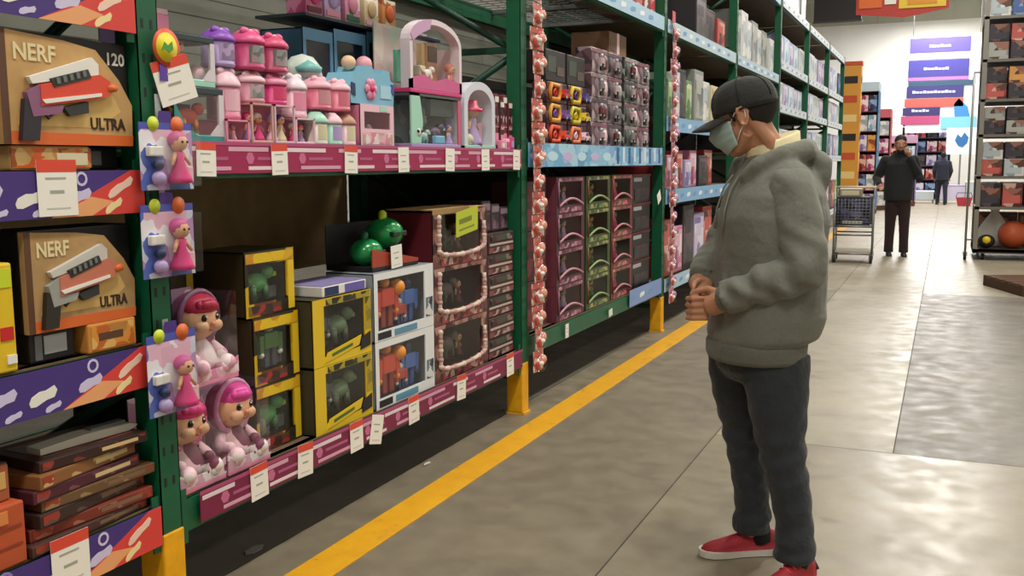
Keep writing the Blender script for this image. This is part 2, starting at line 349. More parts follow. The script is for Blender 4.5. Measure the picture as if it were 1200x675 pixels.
def deco_pur(q, y0, y1, z0, z1, x):
    h = z1-z0
    q.prism([(y1, z0), (y1, z1), (y1-.05, z1), (y1-.34, z0)], x, x+.001, M('#d9413a', .5)); q.prism([(y1-.34, z0), (y1-.20, z0+h*.42), (y1-.12, z0+h*.3), (y1-.2, z0)], x+.001, x+.0016, M('#e9a56f', .5))
    blob(q, y1-.09, z0+h*.62, .09, .028, x+.001, M('#f0cdbb', .5), .5); blob(q, y1-.12, z0+h*.2, .06, .025, x+.001, M('#f2d9a0', .5), .5); blob(q, y1-.24, z0+h*.45, .08, .032, x, LAV); ring(q, y1-.23, z0+h*.82, .02, x, LAV)
    y = y1-.40; k = 0
    while y > y0+.05:
        blob(q, y, z0+h*(.55 if k % 2 else .42), .085, .035, x, LAV if k % 3 else WHITE); blob(q, y+.03, z0+h*.14, .05, .018, x, LAV)
        if k % 2: ring(q, y-.03, z0+h*.85, .024, x, M('#8d7fc4', .5))
        y -= .125; k += 1
for z in (1.83, 1.31, .785, .275): strip_part(B0, .5, z, z+.125, M('#46307c', .45), deco_pur, 2.945)
strip_part(B1, .12, 1.42, 1.525, MAG, deco_mag, 2.85); strip_part(B1, .17, .285, .388, M('#7c1b45', .5), deco_mag, 2.85)
CLOUD = PR(['#6fb0d8', '#8cc3e2', '#a9d4ea', '#5c9ccc', '#88a9da'], 7, .4, (1, 1, 1.6), 1.2)
def deco_cloud(q, y0, y1, z0, z1, x):
    h = z1-z0
    for k in range(9):
        y = y0+1.65+k*.14
        q.box(x, x+.0012, y, y+.05, z0+h*(.1+.1*(k % 2)), z0+h*.95, M('#dbe6f2', .5) if k % 2 else M('#33578f', .5))
    for k in range(6): q.prism([(y0+.12+k*.26+.09*math.cos(a*PI/4)*1.0, z0+h*.45+.03*math.sin(a*PI/4)) for a in range(8)], x, x+.0012, M('#bfe0f0', .5) if k % 2 else M('#c7b6e2', .5))
strip_part(B2, .10, 1.425, 1.565, CLOUD, deco_cloud, 3.0)
def deco_ice(q, y0, y1, z0, z1, x):
    y = y0+.1; k = 0
    while y < y1-.2:
        blob(q, y, (z0+z1)/2, .12, .04, x, M('#e6eff6', .5) if k % 2 else M('#6f9fce', .5), .1); y += .24; k += 1
ICE = M('#a7c9e2', .45); WSTR = M('#d6dde4', .5)
strip_part(B1, .1, 2.52, 2.63, ICE, deco_ice, 2.85); strip_part(B2, .1, 2.525, 2.635, ICE, deco_ice, 3.0)
strip_part(B2, 2.1, .34, .47, M('#7f9bd0', .45), deco_ice, 3.02)
for r in (B3, B4):
    strip_part(r, .1, 2.525, 2.635, M('#b9d0dd', .45), deco_ice, 3.0); strip_part(r, .1, 3.575, 3.685, ICE, deco_ice, 3.0); strip_part(r, .1, .33, .445, ICE, deco_ice, 3.0)
for z in (1.21, 1.83): strip_part(B3, .1, z-.12, z+.005, M('#86b4dc', .45), deco_ice, 3.0)
strip_part(B4, .1, 1.44, 1.565, M('#86b4dc', .45), deco_ice, 3.0)
for r in FAR:
    for z in LW: strip_part(r, .1, z-.11, z+.005, WSTR, deco_ice, 2.95)

# price tags
def tag_mb(w, h, hd):
    q = MB(); q.box(0, .0015, -w/2, w/2, 0, h, PAPER)
    if hd: q.box(.0015, .002, -w/2, w/2, h*.78, h, hd)
    q.box(.0015, .002, -w*.2, w*.16, h*.40, h*.46, M('#a3a79c', .6)); q.box(.0015, .002, -w*.3, w*.3, h*.12, h*.15, M('#c4c4bc', .6)); q.box(.0015, .002, -w*.3, w*.22, h*.65, h*.69, M('#a8a8a0', .6))
    return q
def price_tag(label, y, z, w, h, hd=REDORANGE, tilt=0.0, group=None, x=XF+.009, yaw=0.0):
    o = tag_mb(w*1.12, h, hd).build('price_tag'); o.location = (x, y, z); o.rotation_euler = (tilt, 0, yaw)
    return tag(o, label, 'price tag', group)
ys_u = [2.515, 2.90, 3.36, 3.78, 4.22, 4.62, 5.02]
for k, y in enumerate(ys_u): price_tag('white price tag on the upper magenta strip, %s from the left' % ORD[k], y, 1.412, .082, .108, REDORANGE if k < 3 else None, (-.03, .02)[k % 2], 'price tags on the upper magenta strip')
ys_l = [2.72, 2.99, 3.35, 3.49, 3.83, 4.31, 4.92]
for k, y in enumerate(ys_l): price_tag('white price tag on the lower magenta strip, %s from the left' % ORD[k], y, .272 if k != 3 else .262, .085, .125, REDORANGE if k != 3 else None, (.03, -.05, .02, -.25)[k % 4], 'price tags on the lower magenta strip')
price_tag('large white price tag with red header on the violet strip between two toy blaster boxes', 1.93, 1.315, .115, .15, REDORANGE, 0, 'price tags on the violet strips')
price_tag('large white price tag with red header on the lowest violet strip', 1.895, .285, .115, .15, REDORANGE, 0, 'price tags on the violet strips')
price_tag('small white tag on the bare green beam, nearer the red hanging strip', 5.82, .335, .05, .09, None, 0, 'tags on the bare green beam'); price_tag('small white tag midway along the bare green beam', 6.72, .345, .07, .05, None, .1, 'tags on the bare green beam')
price_tag('big white price sign with red header tilted on the near green upright', 2.39, 1.64, .125, .135, REDORANGE, .30, None, XF+.03, -.15)
rs = MB()
rs.cyl((0, 0, 0), (.002, 0, 0), .056, M('#d8502c', .5), 28); rs.cyl((.002, 0, 0), (.003, 0, 0), .044, M('#e8d21e', .5), 28); rs.prism([(-.026, -.012), (-.01, .016), (.004, .006), (.022, .02), (.026, -.004), (.008, -.016), (-.008, -.006)], .003, .004, M('#4c9a3a', .5)); rs.box(-.002, 0, -.03, .03, -.10, -.05, M('#5a3aa0', .5))
o = rs.build('round_sign'); o.location = (XF+.025, 2.345, 1.80); tag(o, 'round yellow sign with red rim on the near green upright', 'sign')
# ------------------------------------------------------------------ near rack: toy blaster boxes
def blaster_box(label, loc, w, h, d, kraft, top, rail, body, tail, grip, num=None, txt=True, rz=0.0):
    t = thing('toy_blaster_box', label, 'toy box', loc, rz, 'toy blaster boxes on the near rack'); W = w/2; sx = w/.5; sz = h/.3
    P = lambda pts: [(a*sx, b*sz) for a, b in pts]
    c = MB(); c.box(-d, -.02, -W, W, 0, h, BLACK, .004); c.prism(P([(-.25, 0), (.235, 0), (.24, .12), (.19, .19), (.10, .27), (-.02, .285), (-.25, .297)]), -.02, 0, kraft)
    c.prism(P([(-.25, 0), (-.225, 0), (-.225, .297), (-.25, .297)]), 0, .001, BROWN); c.prism(P([(-.25, 0), (.235, 0), (.238, .03), (-.25, .035)]), 0, .0008, ORANGE)
    c.prism(P([(-.20, .05), (.10, .05), (.19, .10), (.15, .16), (.0, .14), (-.18, .10)]), 0, .0006, M('#d9b36c', .6)); c.build('carton', t)
    q = MB(); P0 = P; P = lambda pts: P0([((a-.022)*1.18, .142+(b-.135)*1.15) for a, b in pts])
    q.prism(P([(-.12, .165), (.08, .225), (.10, .21), (.10, .185), (-.11, .15)]), .001, .016, top); q.prism(P([(-.06, .165), (.06, .195), (.07, .175), (-.05, .145)]), .016, .022, rail)
    for k in range(5): q.prism(P([(-.045+k*.021, .167+k*.0055), (-.035+k*.021, .169+k*.0055), (-.032+k*.021, .156+k*.0055), (-.042+k*.021, .153+k*.0055)]), .022, .025, GREY)
    q.prism(P([(-.09, .15), (.10, .185), (.135, .17), (.13, .135), (.06, .12), (-.09, .10)]), .001, .020, body); q.prism(P([(-.13, .13), (-.09, .15), (-.09, .10), (-.02, .105), (-.03, .085), (-.115, .075)]), .001, .018, tail)
    q.prism(P([(-.09, .115), (.10, .14), (.10, .132), (-.08, .106)]), .020, .023, WHITE); q.prism(P([(-.135, .115), (-.085, .10), (-.10, .02), (-.15, .02)]), .001, .017, grip)
    q.prism(P([(-.02, .10), (.06, .118), (.06, .09), (.0, .08)]), .001, .016, M('#2e3130', .5)); q.tube([(.012, -.13*sx, .094*sz), (.012, -.105*sx, .07*sz), (.012, -.075*sx, .092*sz)], .004, DARK, 6)
    q.cyl((.012, .122*sx, .162*sz), (.012, .158*sx, .167*sz), .012, ORANGE, 12); q.build('toy_blaster', t)
    if txt:
        MB().text('NERF', .062*sz, -.205*sx, .222*sz, .0015, M('#e3d3a6', .5), .002, .0012, 1.05*sx).build('brand_lettering', t)
        MB().text('ULTRA', .047*sz, .062*sx, .046*sz, .0015, M('#33261c', .5), .002, .001, 1.0*sx).build('title_lettering', t)
    if num: MB().text(num, .05*sz, .155*sx, .235*sz, -.018, WHITE, .002, .0008).build('number_lettering', t)
    return t
KR2 = M('#b08c5c', .65, noise=.15, ns=14)
plain_box('blaster_dart_box', 'flat orange printed box lying under the top toy blaster box', 'toy box', None, (-2.215, 1.95, 1.437), .26, .2, .066, KRAFT, None, [(.0, 1, .1, .9, PR(['#c98a4a', '#d9632f', '#d7b071', '#a3502c'], 22)), (.55, .95, .2, .7, CREAM)])
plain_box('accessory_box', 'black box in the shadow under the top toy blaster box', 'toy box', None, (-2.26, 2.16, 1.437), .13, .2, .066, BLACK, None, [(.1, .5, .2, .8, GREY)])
blaster_box('tan toy blaster box with orange blaster, on the upper violet shelf', (-2.205, 2.02, 1.505), .45, .295, .16, KRAFT, WHITE, M('#30382f', .5), REDORANGE, M('#8c5a7c', .5), M('#2f2b33', .5), '120')
blaster_box('tan toy blaster box with white and orange blaster, on the lower violet shelf', (-2.205, 2.025, 1.003), .385, .275, .16, KR2, M('#c9c6be', .5), M('#302c2a', .5), M('#c4745c', .5), M('#9a9a94', .5), M('#2a2620', .5))
plain_box('blaster_dart_box', 'small orange printed box at the right under the lower toy blaster box', 'toy box', None, (-2.20, 2.11, .917), .18, .16, .085, M('#cf8c3d', .55), None, [(.06, .94, .1, .9, PR(['#d9923e', '#c4662a', '#e2b465', '#b9823f'], 26)), (.2, .7, .4, .65, BROWN)])
plain_box('accessory_box', 'dark grey and white box beside the small orange box', 'toy box', None, (-2.23, 1.925, .917), .15, .16, .085, DARK, None, [(.3, .8, .25, .85, SILVER), (.1, .25, .1, .9, GREY)])
plain_box('yellow_toy_box', 'tall yellow toy box at the left edge on the lower violet shelf', 'toy box', None, (-2.20, 1.67, .917), .235, .16, .285, YELLOW, None, [(.72, .97, .78, .95, LIME), (.80, .96, .3, .42, RED), (.86, .98, .08, .16, WHITE), (.0, .7, .1, .9, PR(['#d6a91c', '#8d2f20', '#e2c53d', '#30302c'], 16))])
# bottom shelf: orange carton and a slumped stack of flat boxes
plain_box('orange_carton', 'orange red carton at the left edge of the lowest shelf', 'toy box', None, (-2.20, 1.64, .402), .27, .22, .17, M('#b9522c', .55), None, [(.1, .95, .32, .36, M('#8d3a20', .5)), (.1, .95, .62, .66, M('#8d3a20', .5)), (.3, .8, .72, .92, M('#d88548', .5))])
plain_box('orange_carton', 'brown topped orange carton lying on another orange carton', 'toy box', None, (-2.23, 1.63, .573), .26, .2, .10, M('#a3593a', .6), BROWN, [(.5, .95, .35, .8, M('#cfa55f', .5))])
cols = [('#4a2f28', '#6d4a3a'), ('#7d3426', '#a36a52'), ('#3a2722', '#5d4a44'), ('#6e5134', '#9b8058'), ('#4f2230', '#7a4a50'), ('#8a5b34', '#caa468'), ('#38211f', '#7b3a30')]
nm = ['lowest', 'second lowest', 'third lowest', 'middle', 'third highest', 'second highest', 'topmost']
z = .402
for k, (a, c) in enumerate(cols):
    h = .031+.004*(k % 3); w = .44-.012*k
    t = thing('flat_toy_box', '%s flat toy box, %s in the slumped stack on the lowest violet shelf' % (['dark brown', 'rust red', 'black brown', 'olive tan', 'plum', 'tan orange', 'dark red'][k], nm[k]), 'toy box', (-2.205-.006*(k % 3), 2.015+.012*((k*5) % 4)-.01, z), (.05, -.06, .08, -.04, .03, .10, -.08)[k], 'slumped stack of flat toy boxes')
    MB().box(-.24, 0, -w/2, w/2, 0, h, M(a, .5), .003).build('carton', t)
    q = MB(); q.box(0, .0015, -w/2+.01, w/2-.01, h*.15, h*.85, PR([c, a, '#c9a060' if k > 2 else c, a, '#9c3a2a'], 18)); q.box(0, .0018, w*.05, w*.4, h*.35, h*.7, M('#d8bd86' if k > 3 else '#80624a', .5)); q.box(-.2, -.03, -w*.4, w*.42, h, h+.0008, PR([a, c, a, '#8c2f25'], 14)); q.build('front_print', t); z += h+.0008
ob = MB(); ob.prism([(-.16, 0), (.14, .0), (.17, .012), (.14, .022), (-.02, .025), (-.16, .018)], -.06, 0, M('#c9c2b4', .5)); ob.box(-.05, -.02, .02, .14, .024, .03, GREY); o = ob.build('loose_blister_tray'); o.location = (-2.25, 2.05, z+.002); o.rotation_euler = (0, 0, -.1); tag(o, 'pale empty plastic tray lying on top of the slumped stack', 'plastic tray')

# hanging doll blister packs in front of the near upright
def blister(label, loc, w, h, rz=0.0, group=None):
    t = thing('hanging_doll_pack', label, 'blister pack', loc, rz, group)
    c = MB(); c.box(-.002, 0, -w/2, w/2, 0, h, PR(['#cfd3e6', '#5a6fc0', '#e3b6cc', '#b58fc4', '#e9e6ee'], 16)); c.box(-.0021, .0004, -w/2, w/2, h*.9, h, M('#4f57b0', .5)); c.prism([(-.03, h), (.03, h), (.022, h+.035), (-.022, h+.035)], -.002, 0, PURPLE); c.cyl((.0, .045, h-.005), (.002, .045, h-.005), .026, ORANGE, 18); c.cyl((0, -.05, h*.98), (.002, -.05, h*.98), .022, LIME, 16); c.build('card', t)
    q = MB(); fig_doll(q, (.02, .03, .02), .16, HOTPINK, M('#c2558f', .5), PEACH); q.build('doll', t)
    q = MB(); q.sph((.02, -.055, .035), .022, M('#b8a4d8', .4), 10, 8); q.sph((.02, -.055, .075), .017, NAVY, 10, 8); q.box(.0, .02, -.085, -.03, .10, .13, WHITE, .004); q.build('toy_pet', t); MB().box(0, .018, .06, .09, .02, .07, LPINK, .004).build('doll_bottle', t)
    MB().box(.046, .0465, -w*.44, w*.44, .01, h*.88, CLEAR).build('blister', t)
    return t
g = 'doll blister packs hanging on the near green upright'
blister('pink doll blister pack hanging highest on the near green upright', (-2.155, 2.315, 1.375), .21, .20, -.04, g)
blister('pink doll blister pack hanging just below the highest one', (-2.155, 2.305, 1.112), .21, .22, -.04, g)
blister('pink doll blister pack hanging lowest, beside the red haired doll', (-2.155, 2.295, .69), .20, .25, -.04, g)
for nm, z0, z1 in [('upper', 1.145, 1.66), ('lower', .69, .98)]:
    q = MB(); q.box(-.001, 0, -.012, .012, 0, z1-z0, SILVER); o = q.build('hanging_strip'); o.location = (-2.176, 2.31 if nm == 'upper' else 2.295, z0); tag(o, 'narrow grey clip strip holding the %s doll blister packs' % nm, 'clip strip')

# ------------------------------------------------------------------ magenta rack, upper shelf
Z1 = 1.5215
def tall_doll_pack(label, loc, body, hair, w=.10, h=.40):
    t = thing('clear_doll_pack', label, 'toy box', loc, 0, 'tall clear doll packs beside the near upright')
    c = MB(); c.box(-.1, 0, -w/2, w/2, 0, .03, LILAC, .004); c.box(-.1, -.095, -w/2, w/2, .03, h, PR(['#d7c6da', '#b7a0bb', '#efe4ea', '#8d87a0'], 20)); c.box(-.1, 0, -w/2, w/2, h-.02, h, LPINK, .004); c.box(-.1, 0, -w/2, -w/2+.004, .03, h, LILAC); c.box(-.004, 0, -w/2, w/2, h*.78, h-.02, PINK); c.build('tray', t)
    q = MB(); fig_doll(q, (-.05, 0, .03), h*.56, body, hair, PEACH); q.build('doll', t)
    q = MB(); q.box(-.002, -.001, -w/2, w/2, .03, h-.02, CLEAR); q.box(-.1, 0, -w/2, -w/2+.001, .03, h-.02, CLEAR); q.build('window', t)
tall_doll_pack('tall clear doll pack in mauve, back left behind the playset boxes', (-2.49, 2.545, Z1), M('#c4a6b8', .5), M('#5e4a55', .5)); tall_doll_pack('tall clear doll pack in pale pink, behind the violet canister', (-2.49, 2.665, Z1), LPINK, M('#71606a', .5), .1, .46)
def playset(label, loc, trim, fig, w, h):
    t = thing('playset_box', label, 'toy box', loc, 0, 'teal playset boxes at the left of the doll shelf'); W = w/2
    c = MB(); c.box(-.2, 0, -W, W, 0, .025, trim, .004); c.box(-.2, 0, -W, W, h-.022, h, M('#2b3a40', .5), .003); c.box(-.2, -.194, -W, W, .025, h-.02, DARK)
    c.prism([(-W, .02), (-W*.1, .02), (-W*.55, .05), (-W*.82, h*.55), (-W, h*.75)], -.008, 0, trim); c.prism([(W, .02), (W*.4, .02), (W*.78, .06), (W*.8, h-.02), (W, h-.02)], -.008, 0, M('#d8cfd6', .5)); c.build('carton', t)
    q = MB(); fig(q); q.build('toy', t)
    q = MB(); q.box(-.003, -.002, -W, W, .025, h-.02, CLEAR); q.box(-.2, 0, -W, -W+.001, .025, h-.02, CLEAR); q.build('window', t)
def f1(q): q.box(-.19, -.185, -.11, .11, .03, .15, BROWN); fig_beast(q, (-.06, .0, .03), .12, REDORANGE, ORANGE, WHITE); q.box(-.15, -.12, -.09, .09, .03, .13, BROWN)
def f2(q): fig_doll(q, (-.05, -.02, .025), .14, REDORANGE, ORANGE, WHITE); q.box(-.14, -.12, .02, .09, .03, .12, MINT, .005); q.sph((-.06, .075, .05), .03, LPINK, 10, 8)
playset('teal framed playset box with dark window, lower of two by the near upright', (-2.235, 2.56, Z1), TEAL, f1, .235, .178)
playset('pale playset box with orange doll on top of the teal framed one', (-2.25, 2.56, Z1+.18), MINT, f2, .20, .165)

def canister(label, loc, r, h, cup, lid, win, ears=True, group='house shaped doll canisters'):
    t = thing('doll_canister', label, 'toy canister', loc, 0, group)
    hb = h*.62
    c = MB(); c.lathe([(r*.9, 0), (r*.96, .006), (r*.96, hb*.12), (r*.93, hb*.15), (r*.93, hb), (r*.5, hb)], cup, n=20); c.build('cup', t)
    q = MB()
    for j in range(7):
        a0, a1 = -.75+j*1.5/7, -.75+(j+1)*1.5/7; R = r*.945
        q.add([(R*math.cos(a0), R*math.sin(a0), hb*.25), (R*math.cos(a1), R*math.sin(a1), hb*.25), (R*math.cos(a1), R*math.sin(a1), hb*.9), (R*math.cos(a0), R*math.sin(a0), hb*.9)], [(0, 1, 2, 3)], win)
    q.build('picture_label', t)
    l = MB(); l.lathe([(r*1.0, hb), (r*1.02, hb+.008), (r*.98, hb+.016), (r*.80, hb+(h-hb)*.55), (r*.42, hb+(h-hb)*.85), (r*.15, h-.008), (.004, h-.006)], lid, n=20)
    if ears:
        for k in (-1, 1): l.sph((r*.25, k*r*.42, h-.014), (r*.2, r*.36, r*.24), lid, 10, 7)
        l.sph((r*.3, 0, h-.014), r*.16, WHITE, 8, 6)
    l.build('lid', t); return t
PWIN = PR(['#a58a92', '#8e9490', '#d0a9b4', '#6f6a70'], 30); GWIN = PR(['#8a918a', '#767d78', '#b7a3aa'], 30)
g3 = 'small pink doll trays under the canisters'
def mini_tray(label, loc, w, h, m, k):
    t = thing('mini_doll_tray', label, 'toy box', loc, 0, g3)
    c = MB(); c.box(-.12, 0, -w/2, w/2, 0, .012, m, .003); c.box(-.12, -.114, -w/2, w/2, .012, h, PINK); c.box(-.12, 0, -w/2, w/2, h-.006, h, m); c.box(-.006, 0, -w/2, -w/2+.008, .01, h, m); c.box(-.006, 0, w/2-.008, w/2, .01, h, m); c.build('tray', t)
    for j in (-1, 1): q = MB(); fig_doll(q, (-.045, j*w*.22, .012), h*.72, [LILAC, LPINK, HOTPINK, CREAM][(k+j) % 4], [PURPLE, HOTPINK, LILAC, WHITE][(k+j+1) % 4], WHITE); q.build('doll', t)
trays = [(2.735, .08, PINK), (2.87, .142, M('#cda59a', .5)), (3.0, .142, M('#d9b6c2', .5)), (3.125, .10, LPINK)]
for k, (y, h, m) in enumerate(trays): mini_tray('small open doll tray on the magenta shelf under the pink canisters, %s from the left' % ORD[k], (-2.225, y, Z1), .122, h, m, k)
canister('tall pale pink house shaped canister at the left end of its row', (-2.285, 2.735, Z1+.082), .06, .175, PINK, LPINK, M('#eab6c6', .4))
canister('pink lidded canister with grey picture, middle row of the house shaped canisters', (-2.285, 2.87, Z1+.144), .06, .113, M('#c98a9a', .4), LPINK, GWIN)
canister('hot pink canister at the right of the middle canister row', (-2.285, 3.0, Z1+.144), .06, .113, HOTPINK, PINK, M('#d2416f', .4))
canister('violet canister at the left end of the top canister row', (-2.30, 2.735, Z1+.259), .06, .135, LILAC, M('#8e4fc0', .4), PR(['#8d7a9c', '#b79fc9'], 30))
canister('deep pink canister second in the top canister row', (-2.285, 2.87, Z1+.259), .065, .145, M('#c34a78', .4), M('#e05890', .4), PWIN)
canister('deep pink canister at the right end of the top canister row', (-2.285, 3.005, Z1+.259), .065, .142, M('#b8476e', .4), M('#d8507f', .4), PWIN)
canister('slim pale pink canister right of the hot pink canisters', (-2.29, 3.125, Z1+.103), .062, .165, LPINK, M('#e9dbe6', .4), PINK)
canister('small pink canister left of the pair before the blue window boxes', (-2.27, 3.26, Z1+.138), .062, .13, M('#d8718a', .4), M('#eeb3c4', .4), M('#c98d98', .4)); canister('small pink canister right of the pair before the blue window boxes', (-2.27, 3.395, Z1+.138), .062, .13, M('#e07f96', .4), M('#f0bccb', .4), M('#d17084', .4))
for k, (y, a, b_) in enumerate([(3.225, M('#d8d2cc', .4), MINT), (3.325, MINT, LPINK), (3.425, LPINK, M('#b68a72', .5))]):
    canister('tiny pastel canister under the pink pair, %s from the left' % ORD[k], (-2.25, y, Z1), .047, .136, a, b_, LILAC if k == 1 else CREAM, False, 'tiny pastel canisters')
q = MB(); q.lathe([(.075, 0), (.08, .012), (.072, .05), (.045, .085), (.004, .098)], M('#d3ded6', .35), n=24); q.lathe([(.05, .0), (.055, .02), (.002, .05)], M('#7dc0bd', .4), c=(.05, -.03, .02)); o = q.build('dome_toy'); o.location = (-2.40, 3.36, Z1+.27); tag(o, 'pale aqua dome toy behind the pink canister pair', 'toy')
plain_box('carton', 'plain grey box supporting the pale aqua dome toy', 'toy box', None, (-2.345, 3.36, Z1), .16, .13, .268, M('#8f979a', .6), None, [(.1, .9, .1, .9, PR(['#8f9aa6', '#b3a4ac', '#707a88'], 14))])

# blue window boxes with dolls at the back
def blue_box(label, y, w, h, k):
    def toy(q): fig_doll(q, (-.12, 0, .05), h*.72, [HOTPINK, BROWN, M('#6a7a5e', .5)][k], [DARK, BROWN, DKRED][k], WHITE); q.box(-.2, -.17, -w*.35, -w*.1, .05, h*.5, [NAVY, LILAC, GREY][k])
    window_box('blue_window_box', label, 'toy box', 'blue window boxes behind the pink canisters', (-2.50, y, Z1), w, .22, h, M('#5d92b8', .45), M('#2f5674', .5), M('#1c2836', .6), (.022, .022, .05, .05), toy)
blue_box('narrow blue window box behind the dome toy', 3.62, .22, .50, 0); blue_box('blue window box in the middle of the row behind the pink canisters', 3.87, .26, .52, 1); blue_box('wide blue window box beside the pastel doll house', 4.18, .34, .54, 2)
q = MB(); q.box(-.26, 0, 3.5, 4.36, 0, .012, M('#24363f', .5)); o = q.build('riser_board'); o.location = (-2.475, 0, Z1+.545); tag(o, 'dark blue board laid over the blue window boxes', 'board')
for k, (y, a, b_) in enumerate([(3.60, HOTPINK, DKRED), (3.74, LILAC, PINK), (3.90, PINK, GREEN), (4.06, M('#d7b98c', .5), LPINK), (4.22, ORANGE, CREAM)]):
    t = thing('small_doll_box', 'small doll box standing on the dark blue board, %s from the left' % ORD[k], 'toy box', (-2.50, y, Z1+.558), 0, 'small doll boxes on the dark blue board')
    MB().box(-.1, 0, -.062, .062, 0, .15, PR([['#b04a78', '#c47a9c', '#6d2946'], ['#b8a0c8', '#d8a8c0', '#8a6aa0'], ['#d890b0', '#4d8a5a', '#e9d2da'], ['#d9c7a0', '#e0a8b8', '#f0ece0'], ['#d08a4a', '#e8d8b8', '#a05a38']][k], 18), .003).build('carton', t)
    q = MB(); q.sph((.004, 0, .085), (.012, .035, .04), a); q.box(0, .004, -.05, .05, .012, .035, b_); q.build('front_print', t)
# light blue castle pack and the pink pack below
t = thing('castle_toy_pack', 'light blue castle shaped pack with pink flower, before the wide blue window box', 'toy box', (-2.26, 3.665, Z1+.178), 0)
c = MB(); c.prism([(-.17, 0), (.17, 0), (.18, .10), (.15, .11), (.14, .15), (.08, .155), (.07, .135), (.02, .135), (.0, .16), (-.06, .16), (-.08, .13), (-.14, .13), (-.18, .07)], -.13, 0, M('#7fb9d4', .45)); c.build('carton', t)
q = MB()
for j in range(6): q.sph((.004, -.02+.028*math.cos(j*PI/3), .065+.028*math.sin(j*PI/3)), (.008, .02, .02), PINK, 8, 6)
q.sph((.01, -.02, .065), .014, HOTPINK, 8, 6); q.box(0, .003, .06, .15, .03, .085, LBLUE); q.build('front_print', t); MB().prism([(.145, .06), (.172, .05), (.172, .095), (.15, .095)], 0, .004, M('#3a4fa0', .5)).build('side_flag', t); MB().prism([(-.172, .04), (-.14, .03), (-.14, .08), (-.168, .085)], 0, .004, NAVY).build('side_flag', t)
MB().sph((-.06, .03, .175), (.035, .04, .035), M('#efa8b4', .4)).build('turret_ball', t); MB().sph((-.06, -.09, .172), (.03, .035, .03), M('#e8c2a0', .4)).build('turret_ball', t)
def fpk(q): fig_beast(q, (-.06, -.02, .03), .08, LPINK, PINK, WHITE)
window_box('pet_playset_box', 'pink and white box with dark oval opening under the light blue castle pack', 'toy box', None, (-2.24, 3.665, Z1), .27, .16, .176, LPINK, PINK, M('#3a2226', .6), (.03, .03, .03, .075), fpk, prints=[(-.12, .12, .01, .06, PR(['#e9b6c0', '#d98ca0', '#f0dcdc', '#c7a8a0'], 26)), (.02, .08, .15, .172, MINT)])
# pastel doll house and the animal set under it
t = thing('doll_house_pack', 'tall pastel doll house pack with mint door and arched top', 'toy box', (-2.25, 4.225, Z1+.252), 0); h = .36
c = MB(); c.box(-.2, -.194, -.24, .27, 0, h*.9, PR(['#dcc9c8', '#c7d8cc', '#e6dad2', '#d9b5b0'], 10)); c.box(-.2, 0, -.25, .27, 0, .02, HOTPINK, .004); c.prism([(-.25, .02), (.27, .02), (.27, .07), (.10, .085), (-.02, .06), (-.12, .09), (-.25, .06)], -.01, 0, M('#cf5f94', .45))
arch = [(-.25, .02), (-.25, .24)]+[(-.25+.26*(1-math.cos(a*PI/16)), .24+.11*math.sin(a*PI/16)) for a in range(1, 16)]+[(.27, .24), (.27, .02), (.245, .02), (.245, .235)]+[(.245-.235*(1-math.cos(a*PI/16)), .235+.09*math.sin(a*PI/16)) for a in range(1, 16)]+[(-.225, .235), (-.225, .02)]
c.prism(arch, -.05, 0, M('#e3d5dc', .5)); c.prism([(-.25, .235), (-.225, .235)]+[(-.25+.26*(1-math.cos(a*PI/16)), .24+.11*math.sin(a*PI/16)) for a in range(1, 8)]+[(-.06, .30), (-.15, .27), (-.22, .235)], .0, .003, M('#c9a0c4', .5)); c.box(-.2, -.05, .255, .27, .02, .24, M('#d8c4cc', .5)); c.build('carton', t)
q = MB(); q.box(-.12, -.10, -.20, -.06, .05, .20, M('#6cc0a0', .45), .004); q.cyl((-.10, -.13, .2), (-.10, -.13, .201), .05, MINT); q.box(-.12, -.09, .02, .055, .05, .25, M('#e2c07a', .5), .004); q.box(-.13, -.1, .09, .20, .05, .26, M('#d8a07a', .5), .004); q.box(-.1, -.095, .1, .19, .17, .245, BROWN); q.box(-.1, -.06, -.05, .01, .09, .14, CREAM, .006); q.box(-.13, -.08, -.02, .2, .27, .285, NAVY, .003); q.build('house_interior', t)
q = MB(); fig_beast(q, (-.04, -.02, .06), .09, WHITE, CREAM, PINK); fig_doll(q, (-.04, .22, .03), .14, M('#e67a86', .5), M('#c96a52', .5), WHITE); q.build('figures', t)
MB().box(-.004, -.003, -.235, .255, .02, .24, CLEAR).build('window', t)
t = thing('animal_set_pack', 'mint and lilac pack of small animal toys under the pastel doll house', 'toy box', (-2.235, 4.20, Z1), 0); h = .248
c = MB(); c.box(-.2, -.194, -.25, .25, 0, h, PR(['#8a9a90', '#5d6d66', '#a7b0a8'], 12)); c.box(-.2, 0, -.25, .25, 0, .02, LILAC, .003); c.box(-.2, 0, -.25, .25, h-.012, h, M('#4a5650', .5)); c.prism([(-.25, .02), (-.16, .02), (-.14, h*.5), (-.17, h), (-.25, h)], -.008, 0, MINT); c.box(-.008, 0, .22, .25, .02, h-.01, M('#d1607f', .45)); c.box(-.05, -.02, -.03, .21, .15, .235, M('#2e3d38', .5), .004); c.build('carton', t)
q = MB(); fig_beast(q, (-.05, .06, .02), .12, M('#4a3550', .5), DARK, WHITE); fig_beast(q, (-.04, -.07, .02), .08, M('#a8c6c0', .5), TEAL, WHITE); fig_doll(q, (-.03, .17, .02), .10, LILAC, PURPLE, WHITE); q.sph((-.02, -.18, .07), .028, WHITE); q.sph((.0, -.19, .075), .009, DARK, 8, 6); q.sph((.0, -.165, .075), .009, DARK, 8, 6); q.box(-.02, .0, -.02, .08, .02, .06, SKYBLUE, .005); q.build('animals', t)
MB().box(-.004, -.003, -.15, .22, .02, h-.02, CLEAR).build('window', t)
